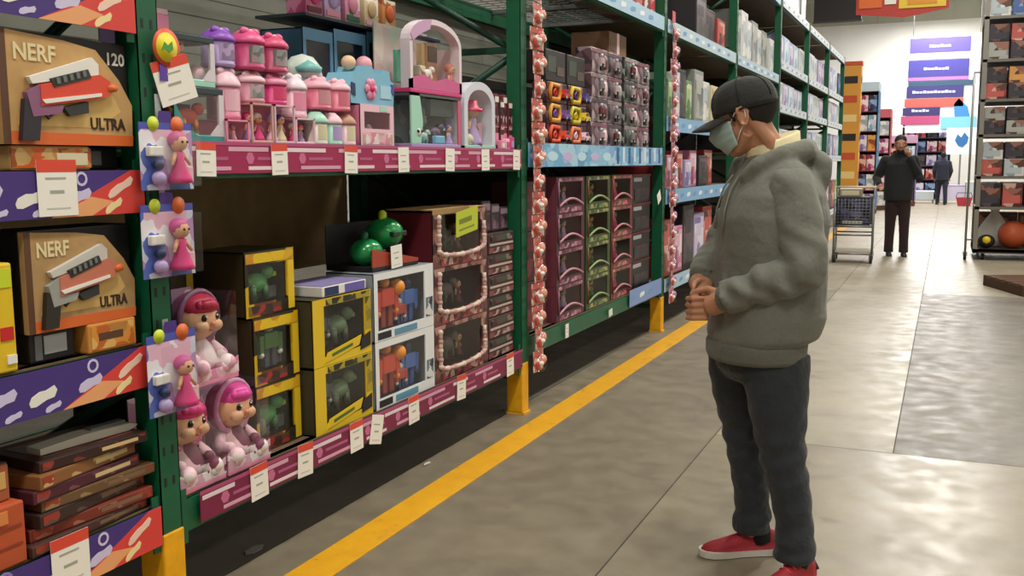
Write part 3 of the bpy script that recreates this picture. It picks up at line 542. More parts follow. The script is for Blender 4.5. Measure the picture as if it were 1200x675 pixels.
# arched clear pack
t = thing('arched_doll_pack', 'arched clear pack with white rim holding a pink hatted doll', 'toy box', (-2.235, 4.675, Z1), 0)
def archpts(w, h, k=14): return [(-w/2, 0)]+[(-w/2*math.cos(a*PI/k), h-w/2*.6+w/2*.6*math.sin(a*PI/k)) for a in range(k+1)]+[(w/2, 0)]
o_, i_ = archpts(.37, .345), archpts(.29, .305)
c = MB(); c.prism(o_+i_[::-1], -.10, 0, M('#d9dbe8', .4)); c.prism(o_, -.106, -.10, PR(['#c8d4cc', '#b9c6d8', '#dcd0cc'], 10)); c.box(-.1, .004, -.185, .185, 0, .02, MINT, .003); c.build('carton', t)
q = MB(); fig_doll(q, (-.05, .0, .02), .24, LILAC, HOTPINK, WHITE); q.lathe([(.06, .195), (.062, .205), (.035, .215), (.03, .25), (.004, .258)], M('#e0285e', .4), c=(-.05, 0, 0)); q.box(-.08, -.05, -.13, -.075, .02, .17, M('#b9c27a', .5), .004); q.box(-.08, -.05, .08, .13, .02, .14, M('#d9a0b0', .5), .004); q.sph((-.03, -.09, .05), .03, CREAM); q.build('doll', t)
MB().prism(i_, -.004, -.003, CLEAR).build('window', t)
for k in range(4):
    h = .30-.03*(k % 2)
    plain_box('slim_doll_box', 'slim dark red doll box standing by the second green upright, %s from the left' % ORD[k], 'toy box', 'slim dark red doll boxes', (-2.245+.008*(k % 2), 4.902+k*.055, Z1), .05, .16, h, M(['#6d2634', '#4a1c26', '#7d3040', '#54202c'][k], .45), None, [(.1, .9, .08, .3, PINK), (.15, .85, .4, .75, PR(['#8c3a48', '#d0a0a8', '#401820'], 30)), (.1, .9, .85, .95, WHITE)])
for k in range(3):
    plain_box('pink_accessory_pack', 'little pink pack lying before the slim dark red boxes, %s from the left' % ORD[k], 'toy box', 'little pink packs at the right end', (-2.205, 4.90+k*.062, Z1), .055, .025, .05+.01*k, [PINK, LPINK, HOTPINK][k], None, [(.2, .8, .2, .7, [WHITE, HOTPINK, LILAC][k])])
# ------------------------------------------------------------------ magenta rack, lower shelf
ZL = .3865
def doll_box(label, loc, hood, hair, suit, rz=0.0):
    t = thing('baby_doll_box', label, 'doll', loc, rz, 'hooded baby dolls in clear boxes')
    c = MB(); c.box(-.20, .0, -.115, .115, 0, .018, PINK, .004); c.prism([(-.115, .018), (.115, .018), (.115, .075), (.06, .05), (-.06, .05), (-.115, .075)], -.004, 0, suit); c.box(-.20, -.196, -.115, .115, .018, .305, PR(['#d9a8c0', '#b98fb2', '#efd8e2', '#8b86b0'], 11)); c.box(-.20, -.10, -.115, -.112, .018, .20, LPINK); c.box(-.20, -.10, .112, .115, .018, .20, LPINK); c.build('tray', t)
    q = MB(); SP = suit
    q.lathe([(.02, .02), (.062, .035), (.066, .07), (.05, .11), (.03, .135)], SP, c=(-.085, 0, 0), n=16)
    for k in (-1, 1):
        q.chain([(-.07, k*.035, .05), (-.025, k*.055, .045), (-.012, k*.058, .058)], [.03, .028, .026], SP, 10); q.chain([(-.085, k*.05, .115), (-.06, k*.075, .085), (-.035, k*.062, .082)], [.022, .02, .018], SP, 10)
    d = q.build('doll', t)
    h = MB(); h.sph((-.08, 0, .198), (.066, .07, .068), PEACH, 20, 14); h.sph((-.03, .03, .178), (.022, .024, .02), PEACH, 10, 8); h.sph((-.03, -.03, .178), (.022, .024, .02), PEACH, 10, 8); h.sph((-.012, 0, .186), .008, M('#d98f70', .5), 8, 6); h.build('head', d)
    e = MB()
    for k in (-1, 1): e = MB(); e.sph((-.021, k*.027, .204), (.007, .0105, .012), M('#17110f', .15), 10, 8); e.sph((-.0145, k*.024, .209), .003, WHITE, 6, 5); e.build('eye', d)
    e = MB(); e.tube([(-.018, -.010, .168), (-.014, 0, .165), (-.018, .010, .168)], .0025, M('#b5483c', .4), 6); e.build('mouth', d)
    r = MB(); r.sph((-.075, 0, .235), (.062, .066, .042), hair, 16, 10); r.chain([(-.03, -.035, .245), (-.018, .0, .243), (-.028, .03, .238)], [.014, .017, .012], hair, 8); r.build('hair', d)
    o = MB(); R = []
    for j in range(9):                                        # hood: open shell round the face
        a = -.15+j*.5*PI/8*1.15; rr = .083*math.cos(max(a-.15, 0)) if a > .15 else .083; x = -.072-.075*math.sin(max(a, -.1))
        R.append([(x, rr*1.02*math.cos(2*PI*k/20), .20+rr*math.sin(2*PI*k/20)) for k in range(20)])
    o.loft(R, hood, True, False); rim = [(-.067, .083*math.cos(2*PI*k/20), .20+.082*math.sin(2*PI*k/20)) for k in range(21)]; o.tube(rim, .010, hood, 8)
    o.build('hood', d); d.scale = (1.1, 1.1, 1.1); d.location = (.008, 0, -.002)
    w = MB(); w.box(-.002, -.001, -.113, .113, .05, .22, CLEAR); w.box(-.19, 0, .113, .1135, .018, .3, CLEAR); w.box(-.19, 0, -.1135, -.113, .018, .3, CLEAR); w.build('window', t)
    return t
SUIT1 = PR(['#e2a9bd', '#eecad4', '#d98aa8', '#f0dfe2'], 24, .5); SUIT2 = PR(['#e9dede', '#eec9d3', '#d3a6b8', '#7a3d55'], 22, .5)
doll_box('hooded baby doll with pink hair at the left end, beside the near upright', (-2.205, 2.462, ZL), M('#d5618c', .5), M('#e23d88', .45), SUIT2)
doll_box('hooded baby doll with magenta hair and spotted suit, right one on the shelf floor', (-2.205, 2.703, ZL), M('#c790b4', .5), M('#dd4aa0', .45), SUIT2)
doll_box('hooded baby doll with red hair, stacked on top of the other doll boxes', (-2.215, 2.56, ZL+.334), M('#7b4a68', .5), M('#b5264a', .45), SUIT1)
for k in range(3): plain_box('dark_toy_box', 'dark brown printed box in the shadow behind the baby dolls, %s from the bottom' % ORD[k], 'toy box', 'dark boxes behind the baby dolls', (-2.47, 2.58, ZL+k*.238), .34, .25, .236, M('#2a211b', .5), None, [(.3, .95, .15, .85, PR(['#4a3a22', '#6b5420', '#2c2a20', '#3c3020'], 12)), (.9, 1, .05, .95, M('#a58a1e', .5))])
YGRN = PR(['#1d2618', '#31432a', '#232a20', '#4c5a3a', '#15181a'], 14)
YFR = PR(['#d0ac14', '#c9a412', '#2a2416', '#d8b81c', '#6d3a1c', '#bf9a14', '#33301c'], 9)
def yb(label, loc, w, h, k):
    def toy(q):
        if k % 2: fig_beast(q, (-.055, -.02, .05), h*.62, M('#4f9a55', .45), M('#3a6a40', .5), LIME)
        else: fig_robot(q, (-.05, w*.05, .05), h*.68, M('#5b8a4a', .45), M('#55555f', .5), M('#d5d5c8', .5))
        q.box(-.2, -.15, -w*.38, -w*.2, .05, h*.6, BROWN, .004); q.box(-.12, -.05, w*.2, w*.36, .05, h*.4, GREY, .006)
    return window_box('monster_toy_box', label, 'toy box', 'yellow framed monster toy boxes', loc, w, .25, h, YFR, M('#3a3018', .5), YGRN, (w*.06, w*.16, h*.20, h*.20), toy, prints=[(-w*.48, w*.48, h*.82, h*.97, PR(['#d9a81c', '#c98a24', '#e0bb20', '#8a3a1e', '#d8b01a'], 16)), (w*.36, w*.49, h*.03, h*.8, YELLOW), (-w*.45, w*.2, h*.03, h*.17, PR(['#5d3a2a', '#a03030', '#3b2a22', '#7a5f2a'], 22))])
yb('yellow framed monster toy box at the bottom of the narrow stack beside the dolls', (-2.275, 2.968, ZL), .27, .252, 1); yb('yellow framed monster toy box in the middle of the narrow stack beside the dolls', (-2.275, 2.968, ZL+.254), .27, .252, 0)
yb('yellow framed monster toy box on top of the narrow stack beside the dolls', (-2.29, 2.962, ZL+.508), .29, .24, 1)
def yb2(label, z, h):
    def toy(q): fig_beast(q, (-.06, .03, .06), .17, M('#5f7a58', .5), M('#49523c', .5), M('#8c9a6a', .5)); fig_robot(q, (-.06, -.09, .06), .16, M('#4f5f78', .5), DARK, SILVER); q.box(-.2, -.18, .05, .17, .06, h-.06, M('#5b6a5c', .5))
    def ex(c): c.prism([(-.14, .012), (.11, .045), (.13, .085), (-.12, .05)], .001, .004, YELLOW); c.prism([(-.09, .03), (.06, .05), (.06, .062), (-.09, .042)], .004, .005, M('#4d6b22', .5)); c.prism([(.12, .02), (.2, .03), (.2, .09), (.13, .07)], .001, .004, DARK)
    return window_box('monster_playset_box', label, 'toy box', 'yellow edged monster playset boxes', (-2.215, 3.325, z), .42, .26, h, YELLOW, M('#3d3a2a', .5), PR(['#222820', '#37402f', '#1b1f22'], 9), (.075, .05, .03, .035), toy, extra=ex, prints=[(-.12, .2, h-.028, h-.004, PR(['#3a3a26', '#7a6a24', '#24261c', '#a8982c'], 20)), (.165, .208, .10, h-.03, PR(['#8a7a22', '#4a4420', '#b09a24', '#2a2a1c'], 14))])
yb2('wide yellow edged playset box on the shelf floor, left of the white boxes', ZL, .268); yb2('wide yellow edged playset box stacked on another, left of the white boxes', ZL+.270, .268)
plain_box('flat_white_box', 'flat white and violet box lying on the wide yellow edged playset boxes', 'toy box', None, (-2.225, 3.36, ZL+.540), .32, .22, .042, WHITE, M('#8f86b8', .5), [(.05, .35, .1, .9, NAVY), (.5, .95, .1, .9, M('#6a5fae', .5))])
def wbx(label, z):
    def toy(q): fig_robot(q, (-.045, -.11, .045), .23, M('#c9402c', .45), M('#8d2f2a', .45), M('#e08a3a', .45)); fig_robot(q, (-.05, .09, .04), .20, M('#4468b0', .45), M('#3a558f', .45), M('#2c3f76', .5)); q.sph((-.03, -.02, .215), .036, M('#e8952f', .5)); fig_robot(q, (-.035, .0, .04), .12, M('#b03a30', .5), NAVY, CREAM)
    return window_box('white_hero_box', label, 'toy box', 'white framed action figure boxes', (-2.21, 3.82, z), .53, .24, .297, M('#e6e8ea', .45), M('#9aa0a8', .5), PR(['#b5402c', '#df8a3a', '#4a5fa0', '#3a4052', '#d8d4d0'], 8), (.03, .085, .03, .045), toy, prints=[(.19, .255, .05, .14, PR(['#6a7a8a', '#d8d8d8', '#2e3a4a'], 26)), (-.24, -.13, .008, .038, DARK), (-.1, .1, .008, .036, M('#5d92b0', .5))])
wbx('white framed action figure box on the shelf floor', ZL); wbx('white framed action figure box stacked on its twin', ZL+.299)
# green masks resting on the white boxes
t = thing('monster_mask_tray', 'black tray with two glossy green monster masks and a red edge, on the white boxes', 'toy', (-2.24, 3.80, ZL+.598), 0)
c = MB(); c.box(-.24, 0, -.2, .2, 0, .02, BLACK, .004); c.prism([(-.2, .10), (.2, .03), (.2, .015), (-.2, .02)], -.006, 0, M('#a8402c', .5)); c.box(-.24, -.236, -.2, .2, .02, .20, DARK); c.build('tray', t)
for k, (y, z, s) in enumerate([(-.09, .075, .075), (.07, .15, .085)]):
    q = MB(); q.sph((-.10, y, z), (s, s*1.1, s*.85), M('#1e8a4a', .2)); q.box(-.10-s*.6, -.10+s*.98, y-s*.7, y+s*.7, z-.012, z+.012, M('#10301c', .3), .005); q.chain([(-.10, y-s*.3, z+s*.7), (-.11, y, z+s*1.0), (-.12, y+s*.4, z+s*.8)], [.014, .02, .012], LIME if k else GREEN, 8); q.build('mask', t)
price_tag('small white tag standing before the green monster masks', 3.78, .99, .085, .10, None, .05, None, -2.226)
# dark boxes with pale garland frames
def gbox(label, z, h):
    w = .60
    def toy(q): fig_beast(q, (-.10, 0, .07), .16, M('#5a4a48', .5), M('#3a4a3c', .5), M('#8a7a6a', .5)); q.box(-.2, -.17, -.2, -.05, .06, h*.8, M('#2e2a36', .5)); fig_doll(q, (-.1, .14, .06), .13, DKRED, DARK, WHITE)
    def ex(c):
        pts = [(.006, -.25+.0*k, h-.03-k*(h-.1)/4) for k in range(4)]+[(.006, -.25+.30*(1-math.cos(a*PI/8))*.83, .08-.03*math.sin(a*PI/8)) for a in range(9)]+[(.006, .25, .09+k*(h-.12)/4) for k in range(4)]
        m1, m2 = M('#dcc4b6', .5), M('#c29a94', .5)
        for j in range(len(pts)-1):
            c.tube([pts[j], pts[j+1]], .011, m1 if j % 2 else m2, 6); c.sph(pts[j], .015, m2 if j % 2 else m1, 8, 6)
    return window_box('garland_toy_box', label, 'toy box', 'dark boxes with pale garland frames', (-2.215, 4.40, z), w, .26, h, PR(['#4a2a2a', '#6d3a3a', '#a98078', '#3a2020', '#8a5a50'], 18), DKRED, PR(['#221a1e', '#2e2e2a', '#1c1618'], 9), (.075, .075, .02, .055), toy, extra=ex, prints=[(-.22, .22, .006, .045, PR(['#7d2430', '#a8404a', '#541a22', '#c9a89a'], 26))])
GZ = [ZL, ZL+.281, ZL+.562]; GL = ['lowest', 'middle', 'topmost']
for k in range(3): gbox('dark toy box with pale garland frame, %s of the stack by the second upright' % GL[k], GZ[k], .279 if k < 2 else .272)
q = MB(); q.box(-.25, .0, -.29, .10, 0, .006, M('#b5935f', .6)); q.box(-.25, 0, .10, .29, 0, .004, KRAFT); q.box(0, .003, -.29, .10, -.02, .006, M('#a08050', .6)); o = q.build('cardboard_lid'); o.location = (-2.212, 4.38, GZ[2]+.278); tag(o, 'tan cardboard lid lying on the topmost garland framed box', 'cardboard')
q = MB(); q.box(0, .003, -.12, .12, 0, .125, M('#c6d23a', .5)); q.box(.003, .0036, -.09, .05, .06, .085, M('#7d8a2a', .5)); q.box(.003, .0036, -.09, .08, .025, .035, M('#8a962e', .5)); o = q.build('neon_sign_card'); o.location = (-2.195, 4.42, 1.10); o.rotation_euler = (.12, .08, 0); tag(o, 'lime yellow sign card tilted on the topmost garland framed box', 'sign')
for k in range(6):
    t = plain_box('slim_board_box', 'slim dark red toy box beside the second upright, %s from the bottom of its pile' % ORD[k], 'toy box', 'pile of slim dark red boxes', (-2.225+.006*(k % 2), 4.895, ZL+k*.115), .34, .27, .113, M(['#3b2224', '#4a2a2a', '#33201f'][k % 3], .45), None, [(.03, .97, .06, .30, PR(['#7a5a54', '#b59a90', '#4a2a2a', '#8a3a40'], 24)), (.05, .95, .40, .50, M('#c3aaa0', .5)), (.1, .9, .62, .9, PR(['#2c1c20', '#5d3238', '#8a7068', '#3a4a38'], 22))])
for k in range(3): plain_box('slim_board_box', 'dark violet box on top of the slim dark red pile, %s from the left' % ORD[k], 'toy box', 'dark violet boxes over the slim pile', (-2.26, 4.79+k*.115, ZL+.691), .11, .2, .17-.02*k, M('#3a2836', .5), None, [(.1, .9, .1, .6, PR(['#5a3a4a', '#7a6070', '#2a1c28'], 24)), (.1, .9, .7, .92, M('#8a7480', .5))])

# ------------------------------------------------------------------ blue rack
def grid_boxes(name, gname, lab, ys, zs, w, h, d, x, proto):
    """copies of one proto, columns ys and rows zs"""
    for c, y in enumerate(ys):
        for r, z in enumerate(zs): clone(proto, lab % (ORD[r], ORD[c]), (x, y, z))
    for ch in list(proto.children): bpy.data.objects.remove(ch)
    bpy.data.objects.remove(proto)
ZB = .4415
def col_box(kind, label, loc):
    w, h = .52, .228; frames = [('#4a2430', '#7a3a4a'), ('#3d4a2c', '#2c3a24'), ('#6d2a30', '#3a4a30')][kind]
    def toy(q):
        fig_beast(q, (-.1, -.06, .055), .13, [SKYBLUE, M('#4f8a44', .5), M('#b04a58', .5)][kind], [TEAL, LIME, PINK][kind], WHITE); fig_doll(q, (-.1, .12, .05), .13, [LILAC, GREEN, HOTPINK][kind], [DKRED, BROWN, YELLOW][kind], WHITE)
    def ex(c):
        pts = [(.006, -.22+.44*k/10, .045+.045*math.sin(PI*k/10)) for k in range(11)]
        c.tube(pts, .008, [M('#b9808f', .5), M('#7f9860', .5), M('#b5707a', .5)][kind], 6); c.tube([(.006, -.225, .05), (.006, -.235, .2)], .006, [M('#94606f', .5), M('#80602a', .5), M('#954a4a', .5)][kind], 6)
    pr = [PR(['#7a3a50', '#c98aa0', '#4a2030', '#9a5a78'], 22), PR(['#4a6a34', '#7a8a44', '#2c3a24', '#b0a860'], 22), PR(['#a0444c', '#d07a80', '#5a6a38', '#6a2028'], 22)][kind]
    return window_box('figure_set_box', label, 'toy box', ['pink trimmed figure sets', 'green figure sets', 'red and green figure sets'][kind], loc, w, .26, h, M(frames[0], .45), M(frames[1], .5), PR(['#1d2026', '#2c3036', '#1a1618'], 8), (.06, .06, .03, .05), toy, extra=ex, prints=[(-.2, .2, .005, .035, pr), (-.22, .22, h-.026, h-.006, pr)])
RW = ['bottom', 'second', 'third', 'top']
for kind, (y, nmk) in enumerate([(5.66, 'pink trimmed'), (6.22, 'green printed'), (6.77, 'red and green')]):
    p = col_box(kind, '', (-2.22, y+.30, ZB))
    for r in range(4):
        o = p if r == 0 else clone(p); o.location = (-2.22, y+.33, ZB+r*.2295); o['label'] = '%s figure set box over the bare green beam, %s row from the bottom' % (nmk, ['lowest', 'second', 'third', 'highest'][r])
for r in range(4): plain_box('black_toy_box', 'black toy box beside the third upright above the bare green beam, %s of four' % ['lowest', 'second lowest', 'second highest', 'highest'][r], 'toy box', 'black boxes beside the third upright', (-2.24, 7.68, ZB+r*.2285), .5, .26, .227, M('#15131a', .4), None, [(.06, .5, .75, .88, SILVER), (.1, .9, .1, .5, PR(['#20202a', '#3a3038', '#141418', '#5a2a30'], 12)), (.0, 1, .93, 1, DKRED)])
price_tag('white tag hanging askew in the dark beside the third upright', 8.03, 1.12, .09, .09, None, .5, None, -2.185)
for k in range(3): plain_box('red_toy_box', 'dark red box hidden behind the red hanging strip, %s from the bottom' % ORD[k], 'toy box', 'dark red boxes behind the hanging strip', (-2.26, 5.47, ZB+k*.30), .38, .2, .298, M('#4a1420', .5), None, [(.1, .9, .1, .45, PR(['#7a1a2a', '#3a0c16', '#a0303a'], 12)), (.1, .9, .6, .9, M('#6a1824', .5))])
ZC = 1.5615
def car_pack(label, loc, arc, m):
    t = thing('toy_car_pack', label, 'toy car', loc, 0, 'toy car packs with bright loop frames')
    c = MB(); c.box(-.10, 0, -.17, .17, 0, .125, PR(['#4a2a3a', '#6d3a52', '#2c1c2a', '#8a6a7a'], 16), .004); c.build('carton', t)
    q = MB(); q.tube([(.008, -.14, .02), (.008, -.15, .07), (.008, -.12, .11), (.008, .0, .105), (.008, .02, .06), (.008, .0, .02), (.008, -.14, .02)], .015, arc, 6); q.tube([(.008, -.07, .035), (.008, -.09, .065), (.008, -.06, .085), (.008, -.04, .06), (.008, -.07, .035)], .010, m, 6); q.build('track_loop', t)
    q = MB(); fig_car(q, (.022, .085, .02), .12, m, NAVY, SILVER); q.build('toy_car', t); return t
cm = [(M('#d98f2c', .45), RED), (M('#d9b42c', .45), PURPLE), (M('#e0a23c', .45), M('#7a4aa0', .45)), (M('#c9bb2c', .45), YELLOW), (M('#e0502c', .45), REDORANGE), (M('#e07a4a', .45), LPINK)]
for r in range(3):
    for c in range(2):
        a, m = cm[[4, 5, 2, 3, 0, 1][r*2+c]]
        car_pack('toy car pack with bright loop on the blue cloud shelf, %s row, %s one' % (['lowest', 'middle', 'highest'][r], ['left', 'right'][c]), (-2.24, 5.80+c*.37, ZC+r*.128), a, m)
for c in range(2): plain_box('dark_car_box', 'dark box lying over the bright loop car packs, %s one' % ['left', 'right'][c], 'toy box', 'dark boxes over the car packs', (-2.25, 5.80+c*.37, ZC+.386), .34, .2, .19, M('#201a1a', .5), None, [(.1, .5, .3, .8, M('#3f4a42', .5)), (.55, .9, .2, .5, M('#5a4a44', .5))])
GP = [PR(['#6d5058', '#a08890', '#3a2a30', '#c0b0b4', '#4a3a44'], 16), PR(['#4a4044', '#8a7480', '#2a2226', '#b09aa4'], 16), PR(['#3f4644', '#6a7470', '#222826', '#9aa49e'], 16)]
for r in range(4):
    for c in range(4):
        y = 6.62+c*.37
        t = thing('figure_pack', 'grey plum figure pack on the blue cloud shelf, %s row up, %s from the left' % (ORD[r], ORD[c]), 'toy box', (-2.24-.01*(c % 2), y, ZC+r*.168), 0, 'grey plum figure packs')
        MB().box(-.12, 0, -.17, .17, 0, .166, GP[(r*3+c) % 3], .004).build('carton', t)
        q = MB(); q.box(0, .003, -.16, .16, .135, .16, M(['#8a5a6a', '#5a4a5a', '#a08a92'][(r+c) % 3], .5)); fig_robot(q, (.03, -.05, .012), .115, [M('#9a8a90', .5), DKRED, GREY, M('#b9a0a8', .5)][(r+c) % 4], DARK, SILVER); q.sph((.012, .08, .07), (.012, .05, .045), [LPINK, SILVER, DKRED, M('#6a5a6a', .5)][(r*2+c) % 4], 10, 8); q.build('figure', t)
plain_box('brown_carton', 'brown carton with a white strip on top of the grey plum packs', 'carton', None, (-2.30, 7.22, ZC+.673), .42, .3, .17, M('#7a5a3e', .6), None, [(.42, .56, .1, 1, LPINK), (.05, .3, .2, .5, M('#5a4030', .6))])
for k in range(4): plain_box('red_white_box', '%s box from the left on the ice blue top beam before the third upright' % ORD[k], 'carton', 'boxes on the ice blue top beam', (-2.26, 6.75+k*.39, 2.632), .36, .35, .22+.04*(k % 2), [M('#b8454a', .5), WHITE, M('#c9a89a', .5), M('#a03a44', .5)][k], None, [(.1, .9, .15, .8, PR(['#c9505a', '#e9e0dc', '#7a2a34', '#d9b0a8'], 10))])

# hanging strips of little packs beside the uprights
def hang_strip(y, x, z0, z1, n, where, cols):
    q = MB(); q.box(-.002, 0, -.018, .018, 0, z1-z0, M('#d8cfc8', .5)); q.box(-.002, .002, -.05, .05, z1-z0, z1-z0+.09, cols[0]); o = q.build('hanging_strip'); o.location = (x-.012, y, z0); tag(o, 'tall clip strip full of red packs beside the %s' % where, 'clip strip', 'tall clip strips')
    t0 = None; PRS = PR([cols[0]['hex'], '#e2cfc6', cols[1]['hex'], cols[2]['hex'], '#efe6e0', '#b5685a'], 26)
    for k in range(n):
        z = z0+.01+k*(z1-z0-.03)/n; lb = 'little red pack on the strip beside the %s, %s from the bottom' % (where, ORD[k])
        if t0: o = clone(t0, lb, (x, y+.012*math.sin(k*2.1), z), .15*math.sin(k*1.7))
        else:
            t0 = thing('hanging_toy_pack', lb, 'toy pack', (x, y, z), 0, 'little red packs on the strip beside the '+where); H = (z1-z0-.03)/n*.95
            c = MB(); c.box(-.0015, 0, -.075, .075, 0, H, PRS); c.box(-.001, .0012, -.065, .065, H*.74, H, cols[1]); c.box(0, .0012, -.055, .055, .006, .03, cols[2]); c.cyl((-.001, 0, H*.93), (.0018, 0, H*.93), .008, WHITE, 10); c.build('card', t0)
            q = MB(); q.sph((.012, -.014, H*.36), (.018, .044, H*.30), PRS, 14, 9); q.sph((.02, .026, H*.52), (.02, .034, H*.22), cols[2], 10, 8); q.sph((.026, -.02, H*.40), (.018, .022, H*.12), WHITE, 10, 8); q.build('toy', t0)
            q = MB(); q.lathe([(.06, 0), (.058, .02), (.045, .042), (.004, .048)], CLEAR, n=16, T=Matrix.Translation((0, 0, H*.42)) @ Matrix.Rotation(PI/2, 4, 'Y')); q.build('blister', t0)
hang_strip(5.27, XF+.035, .22, 2.50, 17, 'second green upright', (M('#c9473a', .45), M('#d8665a', .45), M('#e39a84', .45)))
hang_strip(8.34, XF+.035, .22, 2.62, 17, 'third green upright', (M('#c4485a', .45), M('#c97a84', .45), M('#b87aa8', .45)))
# ------------------------------------------------------------------ goods on the racks farther along the aisle
PAL = {'white': ('#d9dcdb', ['#d9dcdb', '#b9c3c9', '#e8e6e0', '#9aa7ae']), 'ice blue': ('#a9c7dc', ['#a9c7dc', '#dfe8ee', '#7fa4c4', '#c9d4e4']), 'grey': ('#8d918e', ['#8d918e', '#b0b2ac', '#6a6f6e']), 'lilac': ('#a79ac4', ['#a79ac4', '#cfc6e0', '#7a6aa8', '#e4dcec']),
       'cream': ('#d8cba8', ['#d8cba8', '#c7b389', '#e8dfc6', '#b39a6a']), 'red': ('#a33a3c', ['#a33a3c', '#c9605a', '#5d2024', '#d8b0a0']), 'green': ('#6f9a5c', ['#6f9a5c', '#a9c48a', '#3f6a44', '#d8dcc0']), 'dark': ('#26232a', ['#26232a', '#3d3842', '#18161a', '#5a4a52']), 'pink': ('#c97a9a', ['#c97a9a', '#e3b0c4', '#8a3a60', '#efdce4']), 'orange': ('#c9773a', ['#c9773a', '#e3a45a', '#8a4a22']), 'navy': ('#2b3f6c', ['#2b3f6c', '#4a66a0', '#1a2440', '#8aa0c8'])}
def fill(bay, level, z, specs, where, y0=None):
    y = y0 if y0 is not None else UP[bay]+.16; cnt = {}
    for cname, w, h in specs:
        if cname:
            b_, pr = PAL[cname]; n = cnt.get(cname, 0); cnt[cname] = n+1
            plain_box('toy_carton' if level < 3 else 'carton', '%s %s box from the left%s' % (ORD[n], cname, where), 'toy box' if level < 3 else 'carton', 'boxes'+where.replace(',', ' on the'), (-2.25-.02*((n*7) % 3), y+w/2, z+.001), w-.02, .4, h, M(b_, .5), None, [(.06, .94, .08, .92, PR(pr, 7)), (.2, .7, .55, .8, M(pr[1], .5))])
        y += w
fill(3, 0, .44, [('red', .42, .5), ('pink', .4, .42), ('dark', .45, .6), ('lilac', .45, .5), ('red', .45, .55)], ' on the lowest shelf past the third upright')
fill(3, 1, 1.21, [('red', .2, .2), ('pink', .22, .3), ('white', .2, .22), ('red', .24, .34), ('lilac', .26, .26), ('pink', .3, .35), ('dark', .4, .3), ('red', .4, .36)], ' on the second shelf past the third upright')
fill(3, 1, 1.83, [('dark', .2, .3), ('green', .24, .34), ('white', .2, .42), ('dark', .3, .46), ('green', .24, .38), ('grey', .4, .5), ('white', .36, .42), ('cream', .4, .4)], ' on the shelf level with the black cap')
fill(3, 2, 2.63, [(None, 1.2, 0), ('dark', .45, .4), ('dark', .5, .35), ('red', .4, .3)], ' on the dark third shelf past the third upright')
fill(4, 2, 2.63, [('grey', .42, .52), ('white', .42, .56), ('white', .36, .5), ('grey', .42, .54), ('white', .4, .5), ('grey', .4, .52), ('white', .36, .46)], ' on the third shelf just above the black cap')
fill(4, 1, 1.56, [('dark', .5, .5), ('lilac', .45, .45), ('ice blue', .45, .5), ('dark', .5, .4), ('white', .45, .5)], ' on the shelf hidden behind the black cap')
fill(4, 3, 3.68, [('cream', .5, .5), ('cream', .5, .6), ('orange', .5, .5), ('cream', .6, .7), ('white', .5, .6)], ' on the top shelf behind the black cap')
C5 = [['lilac', 'ice blue', 'white', 'lilac', 'ice blue'], ['white', 'lilac', 'lilac', 'ice blue', 'white'], ['ice blue', 'white', 'navy', 'white', 'lilac'], ['cream', 'orange', 'lilac', 'navy', 'cream']]
WH = ['first', 'second', 'last']
for i in range(3):
    for lv, z in enumerate(LW):
        if (lv == 0 and i == 0) or (lv == 4 and i > 0): continue
        h = [.6, .45, .42, .5, .75][lv]
        sp = []
        for k in range(5):
            c = C5[i][(k+lv) % 5] if lv else ['red', 'green', 'navy', 'pink', 'dark'][(k+i) % 5]
            if lv == 4: c = ['cream', 'white', 'cream', 'white', 'grey'][(k+i) % 5]
            sp.append((c, .56, h*(.8+.2*((k*3+i) % 3)/2)))
        fill(5+i, lv, z, sp, ', %s shelf of the %s far striped rack' % (['lowest', 'second', 'third', 'fourth', 'top'][lv], WH[i]))
# orange promotional column at the far end of the run
t = thing('promotional_column', 'tall orange and yellow column with black shapes at the far end of the racks', 'display', (-2.08, 26.72, 0))
q = MB(); q.box(-.5, 0, -.05, .25, .0, 3.85, M('#d99a3c', .5), .01); q.build('column', t)
q = MB()
for k in range(7):
    z = .5+k*.48; q.prism([(-.04, z), (.2, z+.06), (.23, z+.18), (.05, z+.22), (-.02, z+.12)], 0, .006, [M('#2a1c14', .5), M('#b5402a', .5), M('#e8c46a', .5)][k % 3])
    q.box(-.45+.03*(k % 2), -.08, -.056, -.05, z+.02, z+.2, [M('#1f1712', .5), M('#c9502c', .5), M('#efd08a', .5)][(k*2) % 3])
q.build('printed_shapes', t)
MB().box(-.5, .02, -.06, .26, 3.85, 3.95, M('#c9502c', .5), .01).build('top_cap', t)
# pallet displays beyond the racks
def display(name, label, x, y, w, n, h0, cols, d=.8):
    t = thing(name, label, 'display', (x, y, 0), 0, 'pallet displays beyond the racks')
    p = MB()
    for k in range(5): p.box(-w/2+k*(w-.09)/4, -w/2+k*(w-.09)/4+.09, 0, d, .11, .13, BROWN)
    for k in range(3): p.box(-w/2, w/2, k*(d-.08)/2, k*(d-.08)/2+.08, 0, .11, BROWN)
    p.build('pallet', t)
    q = MB(); q.box(-w/2, -w/2+.02, 0, d, .13, h0, M(cols[0], .5)); q.box(w/2-.02, w/2, 0, d, .13, h0, M(cols[0], .5)); q.box(-w/2, w/2, d-.02, d, .13, h0, M(cols[1], .5)); q.box(-w/2, w/2, 0, d, h0, h0+.25, M(cols[2], .5), .01)
    for k in range(1, n): q.box(-w/2, w/2, 0, d, .13+k*(h0-.13)/n-.015, .13+k*(h0-.13)/n, M(cols[1], .5))
    q.build('display_frame', t)
    return t
D1 = display('pallet_display', 'tall red topped display of packs beside the orange column', -2.0, 31.0, .9, 5, 2.7, ['#a8404a', '#6a2a3a', '#c9606a']); D3 = display('pallet_display', 'ice blue topped display of packs just past the orange column', -2.12, 28.4, .75, 6, 3.3, ['#4a7aa8', '#8a3a50', '#b9d0e0'])
